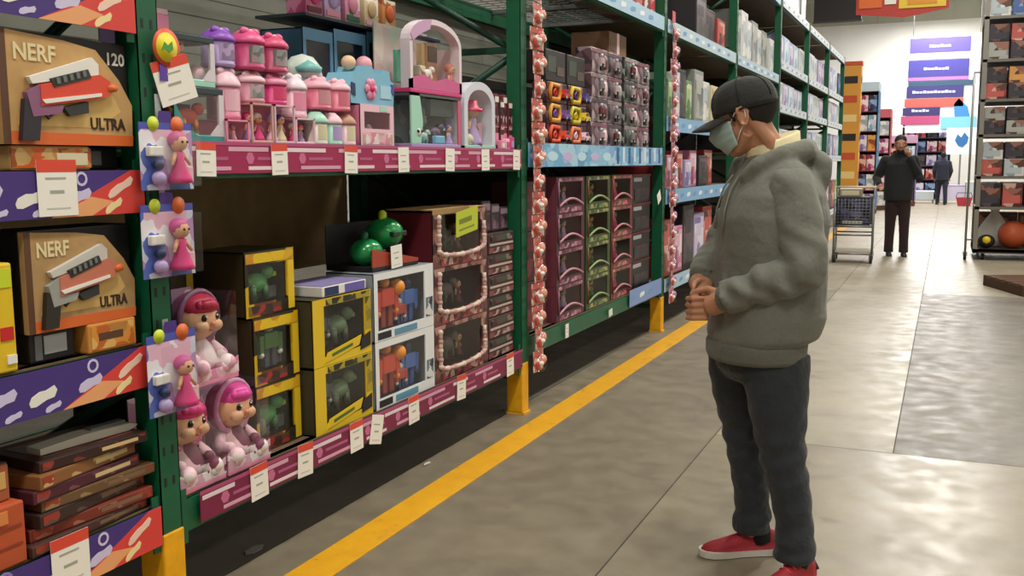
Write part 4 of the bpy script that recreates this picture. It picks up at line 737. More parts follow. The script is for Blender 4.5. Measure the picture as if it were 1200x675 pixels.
D2 = display('pallet_display', 'violet display of packs behind the bearded person', -1.35, 34.0, .9, 4, 2.0, ['#7a6aa8', '#4a3a78', '#c9a0c0'])
def stock(nm, x, y, w, n, h0, cols, m=4):
    for r in range(n):
        for c in range(m):
            cc = cols[(r*3+c*2) % len(cols)]; bw = (w-.08)/m
            plain = thing('display_pack', '%s pack in the %s, %s tier up, %s from the left' % (cc, nm, ORD[r], ORD[c]), 'toy box', (x-w/2+.04+bw*(c+.5), y+.03, .135+r*(h0-.13)/n), -PI/2, 'packs in the '+nm)
            MB().box(-.5, 0, -bw*.46, bw*.46, 0, (h0-.13)/n*.8, PR(PAL[cc][1], 8), .006).build('carton', plain)
stock('tall red topped display', -2.0, 31.0, .9, 5, 2.7, ['red', 'pink', 'ice blue', 'navy', 'white', 'lilac'], 3); stock('ice blue topped display', -2.12, 28.4, .75, 6, 3.3, ['white', 'red', 'ice blue', 'pink', 'lilac', 'navy', 'orange'], 3); stock('violet display', -1.35, 34.0, .9, 4, 2.0, ['lilac', 'navy', 'pink', 'ice blue', 'red'], 3)
# dark cross shelf by the far wall
t = thing('gondola_shelf', 'dark gondola shelf with purple goods across the far end of the aisle', 'shelf', (-.75, 40.4, 0))
q = MB(); q.box(-.85, .85, .45, .5, 0, 2.7, M('#3a3340', .6)); q.build('back_board', t)
MB().box(-.85, -.80, 0, .45, 0, 2.7, DARK).build('side_panel', t); MB().box(.80, .85, 0, .45, 0, 2.7, DARK).build('side_panel', t)
for k in range(5): MB().box(-.8, .8, 0, .45, .2+k*.52, .23+k*.52, M('#55505c', .5)).build('shelf', t)
MB().box(-.85, .85, -.02, .5, 2.75, 3.0, M("#7a3a6a", .5)).build('header_panel', t)
for r in range(5):
    for c in range(4):
        cc = ['dark', 'lilac', 'navy', 'pink', 'red'][(r*2+c) % 5]
        p = thing('shelf_pack', '%s pack on the dark far gondola, %s shelf up, %s from the left' % (cc, ORD[r], ORD[c]), 'toy box', (-1.35+c*.40, 40.42, .234+r*.52), -PI/2, 'packs on the dark far gondola')
        MB().box(-.3, 0, -.17, .17, 0, .38, PR(PAL[cc][1], 7), .006).build('carton', p)
# banners by the far wall
t = thing('hanging_banner', 'tall violet and white striped banner hanging over the far aisle end', 'banner', (-.42, 39.0, 2.45)); q = MB()
q.box(-1.05, 1.55, .06, .09, 0, 3.45, M('#e3e8f2', .5)); q.build('white_backing', t)
q = MB()
for z, h, c, w0, w1 in [(2.85, .52, '#4a3f9a', -1.0, 1.0), (2.62, .2, '#e0e2ea', -1.0, 1.0), (1.98, .6, '#3a3585', -1.02, .98), (1.86, .12, '#a06aa8', -1.03, .98), (1.66, .18, '#2b4a66', -1.0, 1.15), (1.25, .40, '#352f72', -1.05, .85), (.92, .30, '#d85a52', -1.1, .85), (.62, .28, '#332c66', -1.15, .1), (.3, .3, '#b54a78', -1.2, .1)]: q.box(w0, w1, .03, .06, z, z+h, M(c, .5))
q.build('colour_bands', t)
q = MB()
for z, w0, w1 in [(3.0, -.35, .4), (2.2, -.5, .45), (1.38, -.85, .7), (.72, -.85, -.25)]:
    n = int((w1-w0)/.12)
    for k in range(n): q.box(w0+k*.12, w0+k*.12+.1, .022, .03, z+.03, z+.10+.025*(k % 3 == 0), M('#c9cdec', .5))
q.build('lettering', t)
q = MB(); q.prism([(0, .9), (.3, 1.2), (.45, 1.0), (.4, .4), (.05, .2), (-.1, .5)], 0, .02, M('#3f86c8', .5), T=Matrix.Translation((1.0, .03, 0)) @ Matrix.Rotation(PI/2, 4, 'Z')); q.box(.15, 1.3, .025, .05, .12, .55, M('#7ec4e0', .5)); q.build('blue_picture', t)
for x in (-.9, 1.3): MB().tube([(x, .075, 3.45), (x, .075, 5.3)], .012, GREY, 6).build('cable', t)
t = thing('round_mark_sign', 'white panel with a blue blot under the violet banner', 'sign', (.42, 38.9, 1.66)); MB().box(-.48, .5, 0, .04, 0, .95, M('#dfe9f4', .4)).build('panel', t)
q = MB(); q.prism([(-.2, .5), (-.12, .72), (.0, .6), (.1, .78), (.24, .6), (.2, .4), (.05, .25), (-.08, .3)], 0, .01, M('#2f6fb0', .5), T=Matrix.Rotation(-PI/2, 4, 'Z')); q.build('blue_blot', t); MB().box(-.03, .03, .01, .04, -1.66, 0, GREY).build('post', t)
t = thing('hanging_banner', 'red orange and yellow banner hanging high over the aisle', 'banner', (-.9, 20.0, 4.08)); q = MB(); q.prism([(-.8, .1), (.05, 0), (.8, .12), (.8, .7), (-.8, .7)], -.01, .01, M('#b5382c', .5), T=Matrix.Rotation(-PI/2, 4, 'Z')); q.build('red_panel', t)
q = MB(); q.box(-.05, .75, -.03, -.012, .16, .55, M('#e3c13a', .5)); q.box(-.75, -.35, -.03, -.012, .2, .6, ORANGE); q.box(-.3, -.1, -.03, -.012, .25, .5, WHITE); q.box(.1, .6, -.04, -.03, .22, .36, M('#d8902c', .5)); q.build('printed_panels', t)
for x in (-.7, .7): MB().tube([(x, 0, .7), (x, 0, 3.7)], .01, GREY, 6).build('cable', t)
t = thing('dark_sign_panel', 'dark back of a hanging sign above the end of the racks', 'sign', (-2.95, 30.0, 5.4)); MB().box(-.75, .55, 0, .12, 0, 1.1, M('#221d1e', .6), .01).build('panel', t); MB().box(-.77, .57, -.01, .13, -.03, .02, M('#3a3334', .5)).build('lower_rail', t)
for x in (-.6, .4): MB().tube([(x, .06, 1.1), (x, .06, 3.0)], .01, GREY, 6).build('cable', t)
for k, (x, y, c, w, h) in enumerate([(.15, 36.6, 'lilac', .9, .62), (.85, 36.4, 'white', .5, .75), (-.75, 36.5, 'white', .8, .42)]):
    t = thing('display_table', ['low lilac covered display table', 'tall white covered display table', 'low white covered display table'][k]+' near the far wall', 'table', (x, y, 0), 0, 'low display tables by the far wall'); MB().box(-w/2, w/2, 0, .6, h-.05, h, M(PAL[c][0], .5), .01).build('tabletop', t)
    for q_ in (-1, 1):
        for r_ in (.05, .55): MB().box(q_*w*.45-.025, q_*w*.45+.025, r_-.025, r_+.025, 0, h-.05, GREY).build('leg', t)
    MB().box(-w/2+.02, w/2-.02, .0, .012, .12, h-.05, M(PAL[c][1][1], .6)).build('front_cloth', t)
t = thing('red_basket', 'red shopping basket standing on the floor before the display tables', 'basket', (.55, 34.6, 0)); q = MB(); q.loft([[(-.18, -.12, .0), (.18, -.12, 0), (.18, .12, 0), (-.18, .12, 0)], [(-.24, -.16, .28), (.24, -.16, .28), (.24, .16, .28), (-.24, .16, .28)]], M('#b8344a', .4), False); q.build('basket', t); MB().tube([(-.24, 0, .28), (-.2, 0, .42), (.2, 0, .42), (.24, 0, .28)], .012, DARK, 6).build('handle', t)

# tall steel rack of toys on the right of the aisle
t = thing('steel_shelf_rack', 'tall steel shelf rack on casters at the right of the aisle', 'rack', (.40, 15.85, 0))
for x, y in [(0, 0), (1.3, 0), (0, 1.2), (1.3, 1.2)]: MB().box(x, x+.06, y, y+.06, .10, 4.1, M('#8c8880', .4, .4)).build('post', t)
SZ = [.16, .78, 1.22, 1.82, 2.32, 2.88, 3.48]
for k, z in enumerate(SZ):
    q = MB(); q.box(0, 1.36, 0, .04, z-.04, z, M('#77736c', .4, .4) if k else M('#4a3a30', .6)); q.box(0, 1.36, 1.22, 1.26, z-.04, z, GREY); q.box(0, .04, 0, 1.26, z-.04, z, GREY); q.box(1.32, 1.36, 0, 1.26, z-.04, z, GREY)
    if k == 0: q.box(0, 1.36, 0, 1.26, .10, .16, M('#4a3a30', .6))
    else:
        for j in range(16): q.box(.04, 1.32, .04+j*.075, .05+j*.075, z-.015, z-.005, GREY)
    q.build('shelf', t)
q = MB(); q.tube([(-.10, -.05, .12), (-.10, -.05, 2.7)], .016, STEEL, 8); q.tube([(-.10, -.05, 2.7), (.02, .02, 2.7)], .014, STEEL, 8); q.tube([(-.10, -.05, .3), (.02, .02, .3)], .014, STEEL, 8); q.build('side_rail', t)
def caster(par, x, y, r=.06, x2=0):
    q = MB(); q.cyl((x-.02, y, r), (x+.02, y, r), r, DARK, 16); q.box(x-.03, x-.024, y-.02, y+.02, r, r*2, STEEL); q.box(x+.024, x+.03, y-.02, y+.02, r, r*2, STEEL); q.box(x-.03, x+.03, y-.03, y+.03, r*2, r*2+.008, STEEL); q.build('caster', par)
for x, y in [(-.10, -.05), (1.3, .1), (.1, 1.15), (1.3, 1.15), (.14, .1)]: caster(t, x, y, .045 if x > 0 else .06)
SC = [['dark', 'red', 'dark'], ['red', 'white', 'dark', 'pink'], ['dark', 'grey', 'dark', 'red'], ['red', 'dark', 'orange', 'red'], ['grey', 'dark', 'red', 'dark'], ['white', 'navy', 'orange', 'white']]
SN = ['second', 'third', 'fourth', 'fifth', 'sixth', 'top']
for k in range(6):
    z = SZ[k+1]; H = (SZ[k+2]-z if k < 5 else .6)-.10
    for r in range(2 if H > .35 else 1):
        for c in range(4):
            cc = SC[k][(c+r) % len(SC[k])]; hh = H/2-.005 if H > .35 else H
            p = thing('stacked_toy_pack', '%s pack on the %s shelf of the steel rack, %s row, %s across' % (cc, SN[k], ['lower', 'upper'][r], ORD[c]), 'toy box', (.60+c*.285, 15.92, z+r*(hh+.003)), -PI/2, 'packs on the tall steel rack')
            MB().box(-1.1, 0, -.13, .13, 0, hh, PR(PAL[cc][1]+['#5a3a30', '#9a6a5a'], 9), .006).build('carton', p)
            MB().box(0, .003, -.10, .10, hh*.15, hh*.5, M(PAL[cc][1][1], .5)).build('front_print', p)
q = MB(); q.sph((0, 0, .2), (.2, .2, .2), M('#b5502c', .5)); q.sph((.0, 0, .2), (.202, .08, .202), M('#9a2c24', .5)); o = q.build('play_ball'); o.location = (.93, 16.12, .166); tag(o, 'orange red ball on the lowest deck of the steel rack', 'ball')
q = MB(); q.loft([[(.24*math.cos(a*PI/8)*s, .16*math.sin(a*PI/8)*s, z) for a in range(16)] for z, s in [(0, .9), (.14, 1.1), (.3, .8), (.44, .4), (.5, .22), (.56, .3)]], WHITE); o = q.build('plastic_bag'); o.location = (.62, 16.25, .70); o.rotation_euler = (0, .5, 0); o.location = (.70, 16.6, .165); o.rotation_euler = (0, 0, 0); tag(o, 'white plastic bag on the lowest deck of the steel rack', 'bag')
q = MB(); q.sph((0, 0, .10), (.12, .12, .10), DARK); q.sph((.0, -.08, .12), (.06, .05, .06), YELLOW); o = q.build('plush_toy'); o.location = (.58, 15.99, .168); tag(o, 'small black and yellow plush toy on the lowest deck of the steel rack', 'toy')
for k in range(4): plain_box('stacked_toy_pack', 'dark red box at the back of the lowest steel rack deck, %s from the left' % ORD[k], 'toy box', 'boxes at the back of the lowest deck', (.60+k*.285, 16.80, .162), .27, .25, .5, M('#5a2a24', .5), None, [(.1, .9, .1, .9, PR(['#7a3a2c', '#3a2420', '#a86a4a', '#5a2a2a'], 9))], -PI/2)
# pallet at the right edge
t = thing('wooden_pallet', 'dark brown wooden pallet corner at the right edge of the aisle', 'pallet', (.80, 11.7, 0), .35)
for k in range(6): MB().box(0, 1.0, k*.18, k*.18+.12, .10, .122, BROWN).build('board', t)
for k in range(3): MB().box(k*.45, k*.45+.09, 0, 1.02, 0, .10, M('#4a3020', .7)).build('runner', t)

# shopping cart beside the person far down the aisle
t = thing('shopping_cart', 'flat bedded steel shopping cart beside the person in the dark jacket', 'cart', (-1.20, 15.1, 0), .05)
ST = M('#7d7f80', .35, .6)
q = MB()
for x in (-.26, .26): q.tube([(x, -.35, .13), (x, .35, .13), (x, .42, 1.0), (x, .46, 1.06)], .014, ST, 8); q.tube([(x, -.35, .13), (x, -.33, .9)], .014, ST, 8)
for y in (-.35, 0, .35): q.tube([(-.26, y, .13), (.26, y, .13)], .012, ST, 8)
for z in (.40, .52): q.tube([(-.26, -.34, z), (.26, -.34, z)], .012, ST, 8); q.tube([(-.26, .38, z), (.26, .38, z)], .012, ST, 8)
q.build('frame', t)
q = MB()
for k in range(9): z = .54+k*.045; q.tube([(-.26, -.34, z), (.26, -.34, z), (.26, .38, z), (-.26, .38, z), (-.26, -.34, z)], .005, ST, 5)
for k in range(12): x = -.26+k*.52/11; q.tube([(x, -.34, .52), (x, -.34, .92)], .004, ST, 5); q.tube([(x, .38, .52), (x, .38, .92)], .004, ST, 5); q.tube([(x, -.34, .53), (x, .38, .53)], .004, ST, 5)
q.build('wire_basket', t); MB().tube([(-.28, .46, 1.06), (.28, .46, 1.06)], .02, M('#c9b9a0', .5), 10).build('handle', t); MB().box(-.24, .24, -.33, .33, .145, .16, M('#a89878', .6)).build('lower_deck', t)
for x in (-.25, .25):
    for y in (-.33, .33): caster(t, x, y, .055)
plain_box('boxed_goods', 'dark navy printed box filling the far shopping cart', 'box', None, (-1.20, 14.82, .54), .46, .5, .40, M('#23253a', .5), None, [(.05, .95, .1, .9, PR(['#2a2c48', '#4a4a78', '#1a1a2a', '#6a6a90'], 12)), (.2, .8, .05, .15, WHITE)], -PI/2)
plain_box('boxed_goods', 'small brown white topped box on the navy box in the far cart', 'box', None, (-1.25, 14.9, .942), .3, .3, .11, M('#a08a70', .6), WHITE, [(.1, .9, .2, .8, CREAM)], -PI/2)
# scraps on the floor
q = MB(); q.prism([(-.03, 0), (0, .012), (.035, .004), (.02, -.01)], 0, .004, M('#c9c4b8', .7), T=Matrix.Rotation(-PI/2, 4, 'Y')); o = q.build('paper_scrap'); o.location = (-2.24, 4.05, .004); tag(o, 'small pale paper scrap on the floor behind the yellow line', 'litter')
q = MB(); q.prism([(-.05, 0), (-.03, .02), (.03, .025), (.055, .0), (.02, -.02), (-.03, -.018)], 0, .003, M('#8e8a80', .7), T=Matrix.Rotation(-PI/2, 4, 'Y')); o = q.build('paper_scrap'); o.location = (-2.33, 2.86, .003); tag(o, 'grey flattened scrap on the floor under the near rack', 'litter')
# ------------------------------------------------------------------ people
def ell(c, a, b, n=28, p=2.0, t=(0, 0)):
    """ring in local (f, l, z); half axes a along f and b along l; t = tilt of z by f and l"""
    out = []
    for i in range(n):
        s, k = math.sin(2*PI*i/n), math.cos(2*PI*i/n)
        x = a*math.copysign(abs(k)**(2/p), k); y = b*math.copysign(abs(s)**(2/p), s)
        out.append((c[0]+x, c[1]+y, c[2]+t[0]*x+t[1]*y))
    return out
SKIN = M('#b98466', .5, noise=.06, ns=30); SKIN2 = M('#a06a50', .55)
def fabric(hexc, sc, bump=.35, var=.14, r=.9):
    key = ('fab', hexc, sc)
    if key in MC: return MC[key]
    m = bpy.data.materials.new('fabric_'+hexc.strip('#')); m.use_nodes = True; nt = m.node_tree; p = nt.nodes['Principled BSDF']; p.inputs['Roughness'].default_value = r; L = nt.links.new
    p.inputs['Sheen Weight'].default_value = .15
    tc = nt.nodes.new('ShaderNodeTexCoord'); n = nt.nodes.new('ShaderNodeTexNoise'); n.inputs['Scale'].default_value = sc; n.inputs['Detail'].default_value = 3; n.inputs['Distortion'].default_value = .15
    n2 = nt.nodes.new('ShaderNodeTexNoise'); n2.inputs['Scale'].default_value = 260; n2.inputs['Detail'].default_value = 2
    L(tc.outputs['Object'], n.inputs['Vector']); L(tc.outputs['Object'], n2.inputs['Vector'])
    b1 = nt.nodes.new('ShaderNodeBump'); b1.inputs['Strength'].default_value = bump; b1.inputs['Distance'].default_value = .03; L(n.outputs['Fac'], b1.inputs['Height'])
    b2 = nt.nodes.new('ShaderNodeBump'); b2.inputs['Strength'].default_value = .15; b2.inputs['Distance'].default_value = .002; L(n2.outputs['Fac'], b2.inputs['Height']); L(b1.outputs[0], b2.inputs['Normal']); L(b2.outputs[0], p.inputs['Normal'])
    c = lin(hexc); rp = nt.nodes.new('ShaderNodeValToRGB'); e = rp.color_ramp.elements; e[0].position = .3; e[1].position = .7
    e[0].color = tuple(x*(1-var) for x in c[:3])+(1,); e[1].color = tuple(x*(1+var) for x in c[:3])+(1,); L(n2.outputs['Fac'], rp.inputs['Fac']); L(rp.outputs['Color'], p.inputs['Base Color'])
    MC[key] = m; return m

def head_shapes(q, T, skin, beard=None):
    q.sph((-.012, 0, .03), (.100, .078, .098), skin, 24, 16, T)                   # skull
    q.sph((.03, 0, -.035), (.066, .062, .085), skin, 22, 14, T)                   # face
    q.sph((.055, 0, -.098), (.034, .036, .028), skin, 14, 10, T)                  # chin
    q.tube([(.0, -.055, -.06), (.05, -.03, -.10), (.062, 0, -.106), (.05, .03, -.10), (0, .055, -.06)], .02, skin, 10, T)   # jaw line
    q.tube([(.088, 0, .015), (.104, 0, -.012), (.118, 0, -.036), (.098, 0, -.046)], [.010, .012, .0155, .01], skin, 10, T)   # nose
    for k in (-1, 1):
        q.sph((.105, k*.013, -.040), (.012, .009, .008), skin, 8, 6, T); q.tube([(.086, k*.012, .022), (.086, k*.034, .028), (.070, k*.055, .020)], [.010, .010, .007], skin, 8, T)   # nostril, brow
        q.sph((.066, k*.042, -.022), (.022, .020, .022), skin, 12, 8, T)           # cheekbone
    q.tube([(.083, -.024, -.070), (.094, 0, -.068), (.083, .024, -.070)], .0065, skin, 8, T); q.tube([(.083, -.02, -.080), (.092, 0, -.081), (.083, .02, -.080)], .007, skin, 8, T)     # lips
    for k in (-1, 1):                                                              # ears
        E = T @ Matrix.Translation((.0, k*.077, -.005)) @ Matrix.Rotation(k*.35, 4, 'Z')
        q.sph((0, 0, 0), (.018, .008, .028), skin, 12, 8, E); q.tube([(.012, k*.008, -.022), (-.004, k*.010, -.033), (-.016, k*.013, -.012), (-.019, k*.014, .012), (-.008, k*.013, .030), (.010, k*.009, .027), (.015, k*.006, .012)], .0055, skin, 8, E)

# ---- the man in the grey hoodie
Fv = Vector((-.875, -.486, 0)).normalized(); ang = math.atan2(Fv.y, Fv.x)
HT = Matrix.Translation((.098, 0, 1.603)) @ Matrix.Rotation(-.50, 4, 'Z') @ Matrix.Rotation(.30, 4, 'Y')
b = MB()
head_shapes(b, HT, SKIN)
b.chain([(-.02, 0, 1.40), (.01, 0, 1.47), (.072, 0, 1.57)], [.068, .062, .06], SKIN, 18)
for k in (-1, 1): b.chain([(.0, k*.05, 1.44), (.035, k*.055, 1.52), (.09, k*.05, 1.585)], [.03, .026, .024], SKIN, 10)
b.loft([ell((.02, 0, .80), .11, .15), ell((0, 0, .95), .11, .15), ell((0, 0, 1.12), .10, .14), ell((-.01, 0, 1.30), .10, .13), ell((-.01, 0, 1.38), .07, .11), ell((0, 0, 1.45), .055, .07)], SKIN)
AL = [(-.005, .19, 1.375), (-.035, .255, 1.11), (.185, .135, 1.005)]; AR = [(.005, -.19, 1.375), (.09, -.25, 1.12), (.225, -.095, 1.025)]
for A in (AL, AR): b.chain([(A[0][0], A[0][1]*.82, A[0][2]-.03), A[1], A[2]], [.040, .036, .031], SKIN, 14)
for s, kf, af in [(1, (-.012, .13, .50), (-.066, .145, .10)), (-1, (.035, -.13, .48), (-.012, -.14, .10))]: b.chain([(.02, s*.09, .82), kf, af], [.08, .056, .042], SKIN, 14)
b.chain([(-.07, .142, .05), (.0, .17, .032)], [.026, .018], SKIN); b.chain([(-.045, -.137, .05), (.04, -.136, .032)], [.026, .018], SKIN)
hb = MB()
# right hand: loose fist held by the left
hb.tube([(.222, -.095, 1.025), (.245, -.062, 1.005), (.262, -.028, .988)], [.030, .036, .034], SKIN, 14)
for j, (z, L_) in enumerate([(1.012, 1.0), (.990, 1.08), (.968, 1.0), (.947, .82)]):
    hb.chain([(.268, -.030, z), (.290, -.004, z-.004), (.283, .020*L_+.004, z-.012), (.262, .024*L_, z-.014)], [.0096, .0088, .0082, .0074], SKIN, 10)
hb.chain([(.236, -.066, 1.028), (.262, -.040, 1.040), (.286, -.012, 1.034), (.294, .008, 1.024)], [.014, .0115, .0105, .009], SKIN, 10)
# left hand wrapped over it
hb.tube([(.190, .128, 1.003), (.222, .098, .985), (.252, .062, .965)], [.030, .038, .036], SKIN, 14)
for j, (z, L_) in enumerate([(.992, .95), (.969, 1.05), (.946, 1.0), (.924, .82)]):
    hb.chain([(.262, .058, z), (.302, .034, z-.004), (.312, .034-.040*L_, z-.008), (.300, .034-.062*L_, z-.012)], [.0098, .0090, .0084, .0076], SKIN, 10)
hb.chain([(.225, .085, 1.012), (.256, .055, 1.024), (.288, .034, 1.014), (.303, .020, 1.004)], [.014, .012, .0108, .0092], SKIN, 10)
for V_ in [hb]: b.add([(x-.026, y, z) for x, y, z in V_.v], V_.f, SKIN, True)
man = solid(b, 'person', .0042, None, 4)
man.location = (-.545, 3.44, 0); man.rotation_euler.z = ang
tag(man, 'man in grey hoodie, black cap and face mask, standing with hands clasped before the shelves', 'person')
e = MB()
for k in (-1, 1):
    e.sph((.077, k*.031, .002), .0125, M('#e8e2da', .2), 12, 10, HT); e.sph((.0868, k*.031, .0), .0055, M('#2a1a12', .2), 10, 8, HT)
    e.tube([(.083, k*.017, .008), (.089, k*.030, .010), (.080, k*.046, .006)], .0035, M('#7a5442', .6), 6, HT); e.tube([(.090, k*.014, .031), (.093, k*.033, .036), (.078, k*.055, .028)], .0045, M('#1d1512', .8), 6, HT)
e.build('eyes', man)['label'] = 'lowered eyes under dark brows'
HAIR = M('#16120f', .75, noise=.2, ns=60, bump=.4)
h = MB(); R = []
for j in range(9):
    z = .062-.016*j-(.006 if j > 5 else 0); s = math.sqrt(max(.05, 1-((z-.03)/.098)**2)); w = 1.045-.012*max(0, j-5)
    a0 = 1.25 if j < 4 else 1.62+.10*(j-4)                    # hair starts at the temple, then behind the ear
    R.append([(-.012+.100*w*s*math.cos(a), .078*w*s*math.sin(a)*1.01, z) for a in [a0+(2*PI-2*a0)*i/23 for i in range(24)]]+[(-.012+.09*s*math.cos(a), .070*s*math.sin(a), z) for a in [a0+(2*PI-2*a0)*i/23 for i in range(23, -1, -1)]])
h.loft(R, HAIR, True, True, HT)
for k in (-1, 1): h.tube([(.030, k*.0735, .03), (.030, k*.0745, .01), (.026, k*.074, -.014)], [.009, .008, .004], HAIR, 8, HT)
h.build('hair', man)
CAPM = fabric('#20211f', 40, .15, .2, .85)
cT = HT @ Matrix.Translation((-.008, 0, .045)) @ Matrix.Rotation(-.04, 4, 'Y')
c = MB(); R = []
for j in range(11):
    a = j*PI/2/10; rr = max(math.cos(a)**.72, .03); R.append([(.112*rr*math.cos(t)+.0, .090*rr*math.sin(t), .088*math.sin(a)**.9-.006 if j else -.012) for t in [2*PI*i/32 for i in range(32)]])
R = [[(p[0]*1.0, p[1]*1.0, p[2]-.018) for p in R[0]]]+R
c.loft(R, CAPM, True, True, cT); c.sph((0, 0, .083), (.010, .010, .006), CAPM, 10, 6, cT)
for k in range(6):
    t = k*PI/3+PI/6; c.tube([(.113*max(math.cos(a)**.72, .03)*math.cos(t), .091*max(math.cos(a)**.72, .03)*math.sin(t), .088*math.sin(a)**.9-.005) for a in [i*PI/2/8 for i in range(9)]], .0016, M('#171817', .9), 5, cT)
c.build('cap', man)['label'] = 'black baseball cap'
v = MB(); top, bot = [], []
for i in range(15):
    t = -1.12+2.24*i/14; inner = (.112*math.cos(t), .090*math.sin(t)); ext = .088*math.cos(t*.78)**.8
    row = []
    for s in range(6):
        x = inner[0]-.006+ext*s/5; y = inner[1]*(1-.06*s/5); z = -.028-.055*(y/.09)**2*.35-.020*(s/5)**1.5
        row.append((x, y, z))
    top.append(row)
vv = [p for r in top for p in r]+[(p[0], p[1], p[2]-.004) for r in top for p in r]; n = len(top)*6; ff = []
for i in range(14):
    for s in range(5):
        a = i*6+s; ff += [(a, a+1, a+7, a+6), (n+a, n+a+6, n+a+7, n+a+1)]
for i in range(14): ff += [(i*6+5, n+i*6+5, n+i*6+11, i*6+11), (i*6, i*6+6, n+i*6+6, n+i*6)]
ff += [tuple([s for s in (0, 1, 2, 3, 4, 5)]+[n+s for s in (5, 4, 3, 2, 1, 0)]), tuple([84+s for s in range(6)]+[n+84+s for s in range(5, -1, -1)])]
v.add(vv, ff, CAPM, True, cT); v.build('cap_brim', man)
MK = M('#9fb8b6', .75, noise=.04, ns=40, bump=.1)
m = MB(); nu, nv = 21, 13; G = []
for j in range(nv):
    s = j/(nv-1)
    for i in range(nu):
        t = (-1+2*i/(nu-1)); a = t*1.30
        z = .004-.012*abs(t)-(.116-.035*abs(t)**1.5)*s
        bul = 1+.10*math.sin(PI*s)*math.cos(a*.9); nose = .030*math.exp(-(t*3.6)**2)*math.exp(-((s-.36)*2.6)**2)
        rx, ry = .084*bul-.012*s*s, .080*bul-.008*s; cx = .018
        pl = .0016*math.sin(s*PI*7) if .2 < s < .8 else 0
        G.append((cx+(rx+pl)*math.cos(a)+nose, (ry+pl)*math.sin(a), z))
inn = [((p[0]-.018)*.975+.018, p[1]*.975, p[2]) for p in G]; N = nu*nv; F_ = []
for j in range(nv-1):
    for i in range(nu-1):
        a = j*nu+i; F_ += [(a, a+1, a+nu+1, a+nu), (N+a, N+a+nu, N+a+nu+1, N+a+1)]
for i in range(nu-1): F_ += [(i, N+i, N+i+1, i+1), (N-nu+i, N-nu+i+1, 2*N-nu+i+1, 2*N-nu+i)]
for j in range(nv-1): F_ += [(j*nu, (j+1)*nu, N+(j+1)*nu, N+j*nu), (j*nu+nu-1, N+j*nu+nu-1, N+(j+1)*nu+nu-1, (j+1)*nu+nu-1)]
m.add(G+inn, F_, MK, True, HT); mo = m.build('face_mask', man); mo['label'] = 'pale blue green surgical mask'
q = MB()
for k in (-1, 1): q.tube([(.040, k*.074, -.012), (.018, k*.082, .012), (-.002, k*.088, .026), (-.016, k*.086, .010), (-.012, k*.082, -.02), (.018, k*.078, -.052), (.036, k*.070, -.078)], .0018, WHITE, 6, HT)
q.build('ear_loop', mo)
# hoodie
HOOD = fabric('#72736a', 9, .55, .12); RIB = fabric('#64655d', 20, .3, .12)
q = MB()
def_torso = q
q.loft([ell((.040, 0, .835), .158, .198, 32, 2.2), ell((.022, 0, .86), .180, .222, 32, 2.2), ell((.004, 0, .93), .186, .232, 32, 2.2), ell((0, 0, 1.02), .182, .228, 32, 2.2), ell((-.002, 0, 1.14), .180, .224, 32, 2.2), ell((-.004, 0, 1.26), .176, .226, 32, 2.2), ell((-.008, 0, 1.34), .158, .222, 32, 2.2), ell((-.010, 0, 1.40), .128, .190, 32), ell((-.004, 0, 1.445), .100, .140, 32), ell((.006, 0, 1.475), .080, .092, 32)], HOOD)
SL = []
def sleeve(A, r, folds):
    q = MB()
    a, e_, w = [Vector(p) for p in A]; path, rad = [], []
    for i in range(9):
        s = i/8; path.append(tuple(a.lerp(e_, s))); rad.append(r[0]+(r[1]-r[0])*s)
    for i in range(1, 15):
        s = i/14; p = e_.lerp(w, s); path.append(tuple(p)); rad.append(r[1]+(r[2]-r[1])*s+(.0055*math.sin(i*1.9) if folds and s > .15 else 0))
    pp = [Vector(p) for p in path]
    for _ in range(2): pp = [pp[0]]+[(pp[i-1]+pp[i]*2+pp[i+1])/4 for i in range(1, len(pp)-1)]+[pp[-1]]
    q.tube([tuple(p) for p in pp], rad, HOOD, 20); q.sph(pp[0], rad[0], HOOD, 16, 12)
    SL.append(solid(q, 'sleeve', .009, None, 5)); return pp
sleeve([(-.005, .165, 1.36), (-.035, .255, 1.105), (.196, .122, 1.000)], (.079, .074, .056), True); sleeve([(.0, -.175, 1.365), (.085, -.255, 1.125), (.200, -.112, 1.030)], (.080, .078, .056), True)
# shoulder yoke and the hood lying on the back
q.chain([(-.01, -.14, 1.375), (-.01, .14, 1.375)], [.078, .078], HOOD, 16)
q.tube([(.120, .060, 1.395), (.085, .098, 1.440), (.01, .118, 1.468), (-.075, .095, 1.486), (-.125, 0, 1.492), (-.075, -.095, 1.486), (.01, -.118, 1.468), (.085, -.098, 1.440), (.120, -.060, 1.395)], [.020, .027, .033, .036, .036, .036, .033, .027, .020], HOOD, 16)
q.loft([ell((-.125, 0, 1.485), .045, .075), ell((-.145, 0, 1.455), .052, .11), ell((-.145, 0, 1.40), .048, .115), ell((-.135, 0, 1.33), .035, .09), ell((-.13, 0, 1.29), .02, .04)], HOOD)
q.tube([(.178, -.10, .90), (.188, -.085, 1.0), (.172, -.06, 1.07)], .010, HOOD, 8); q.tube([(.178, .10, .90), (.188, .085, 1.0), (.172, .06, 1.07)], .010, HOOD, 8)
hd = solid(q, 'hoodie', .0085, man, 4)
for s_ in SL: s_.parent = hd; hd['label'] = 'grey green hooded sweatshirt'
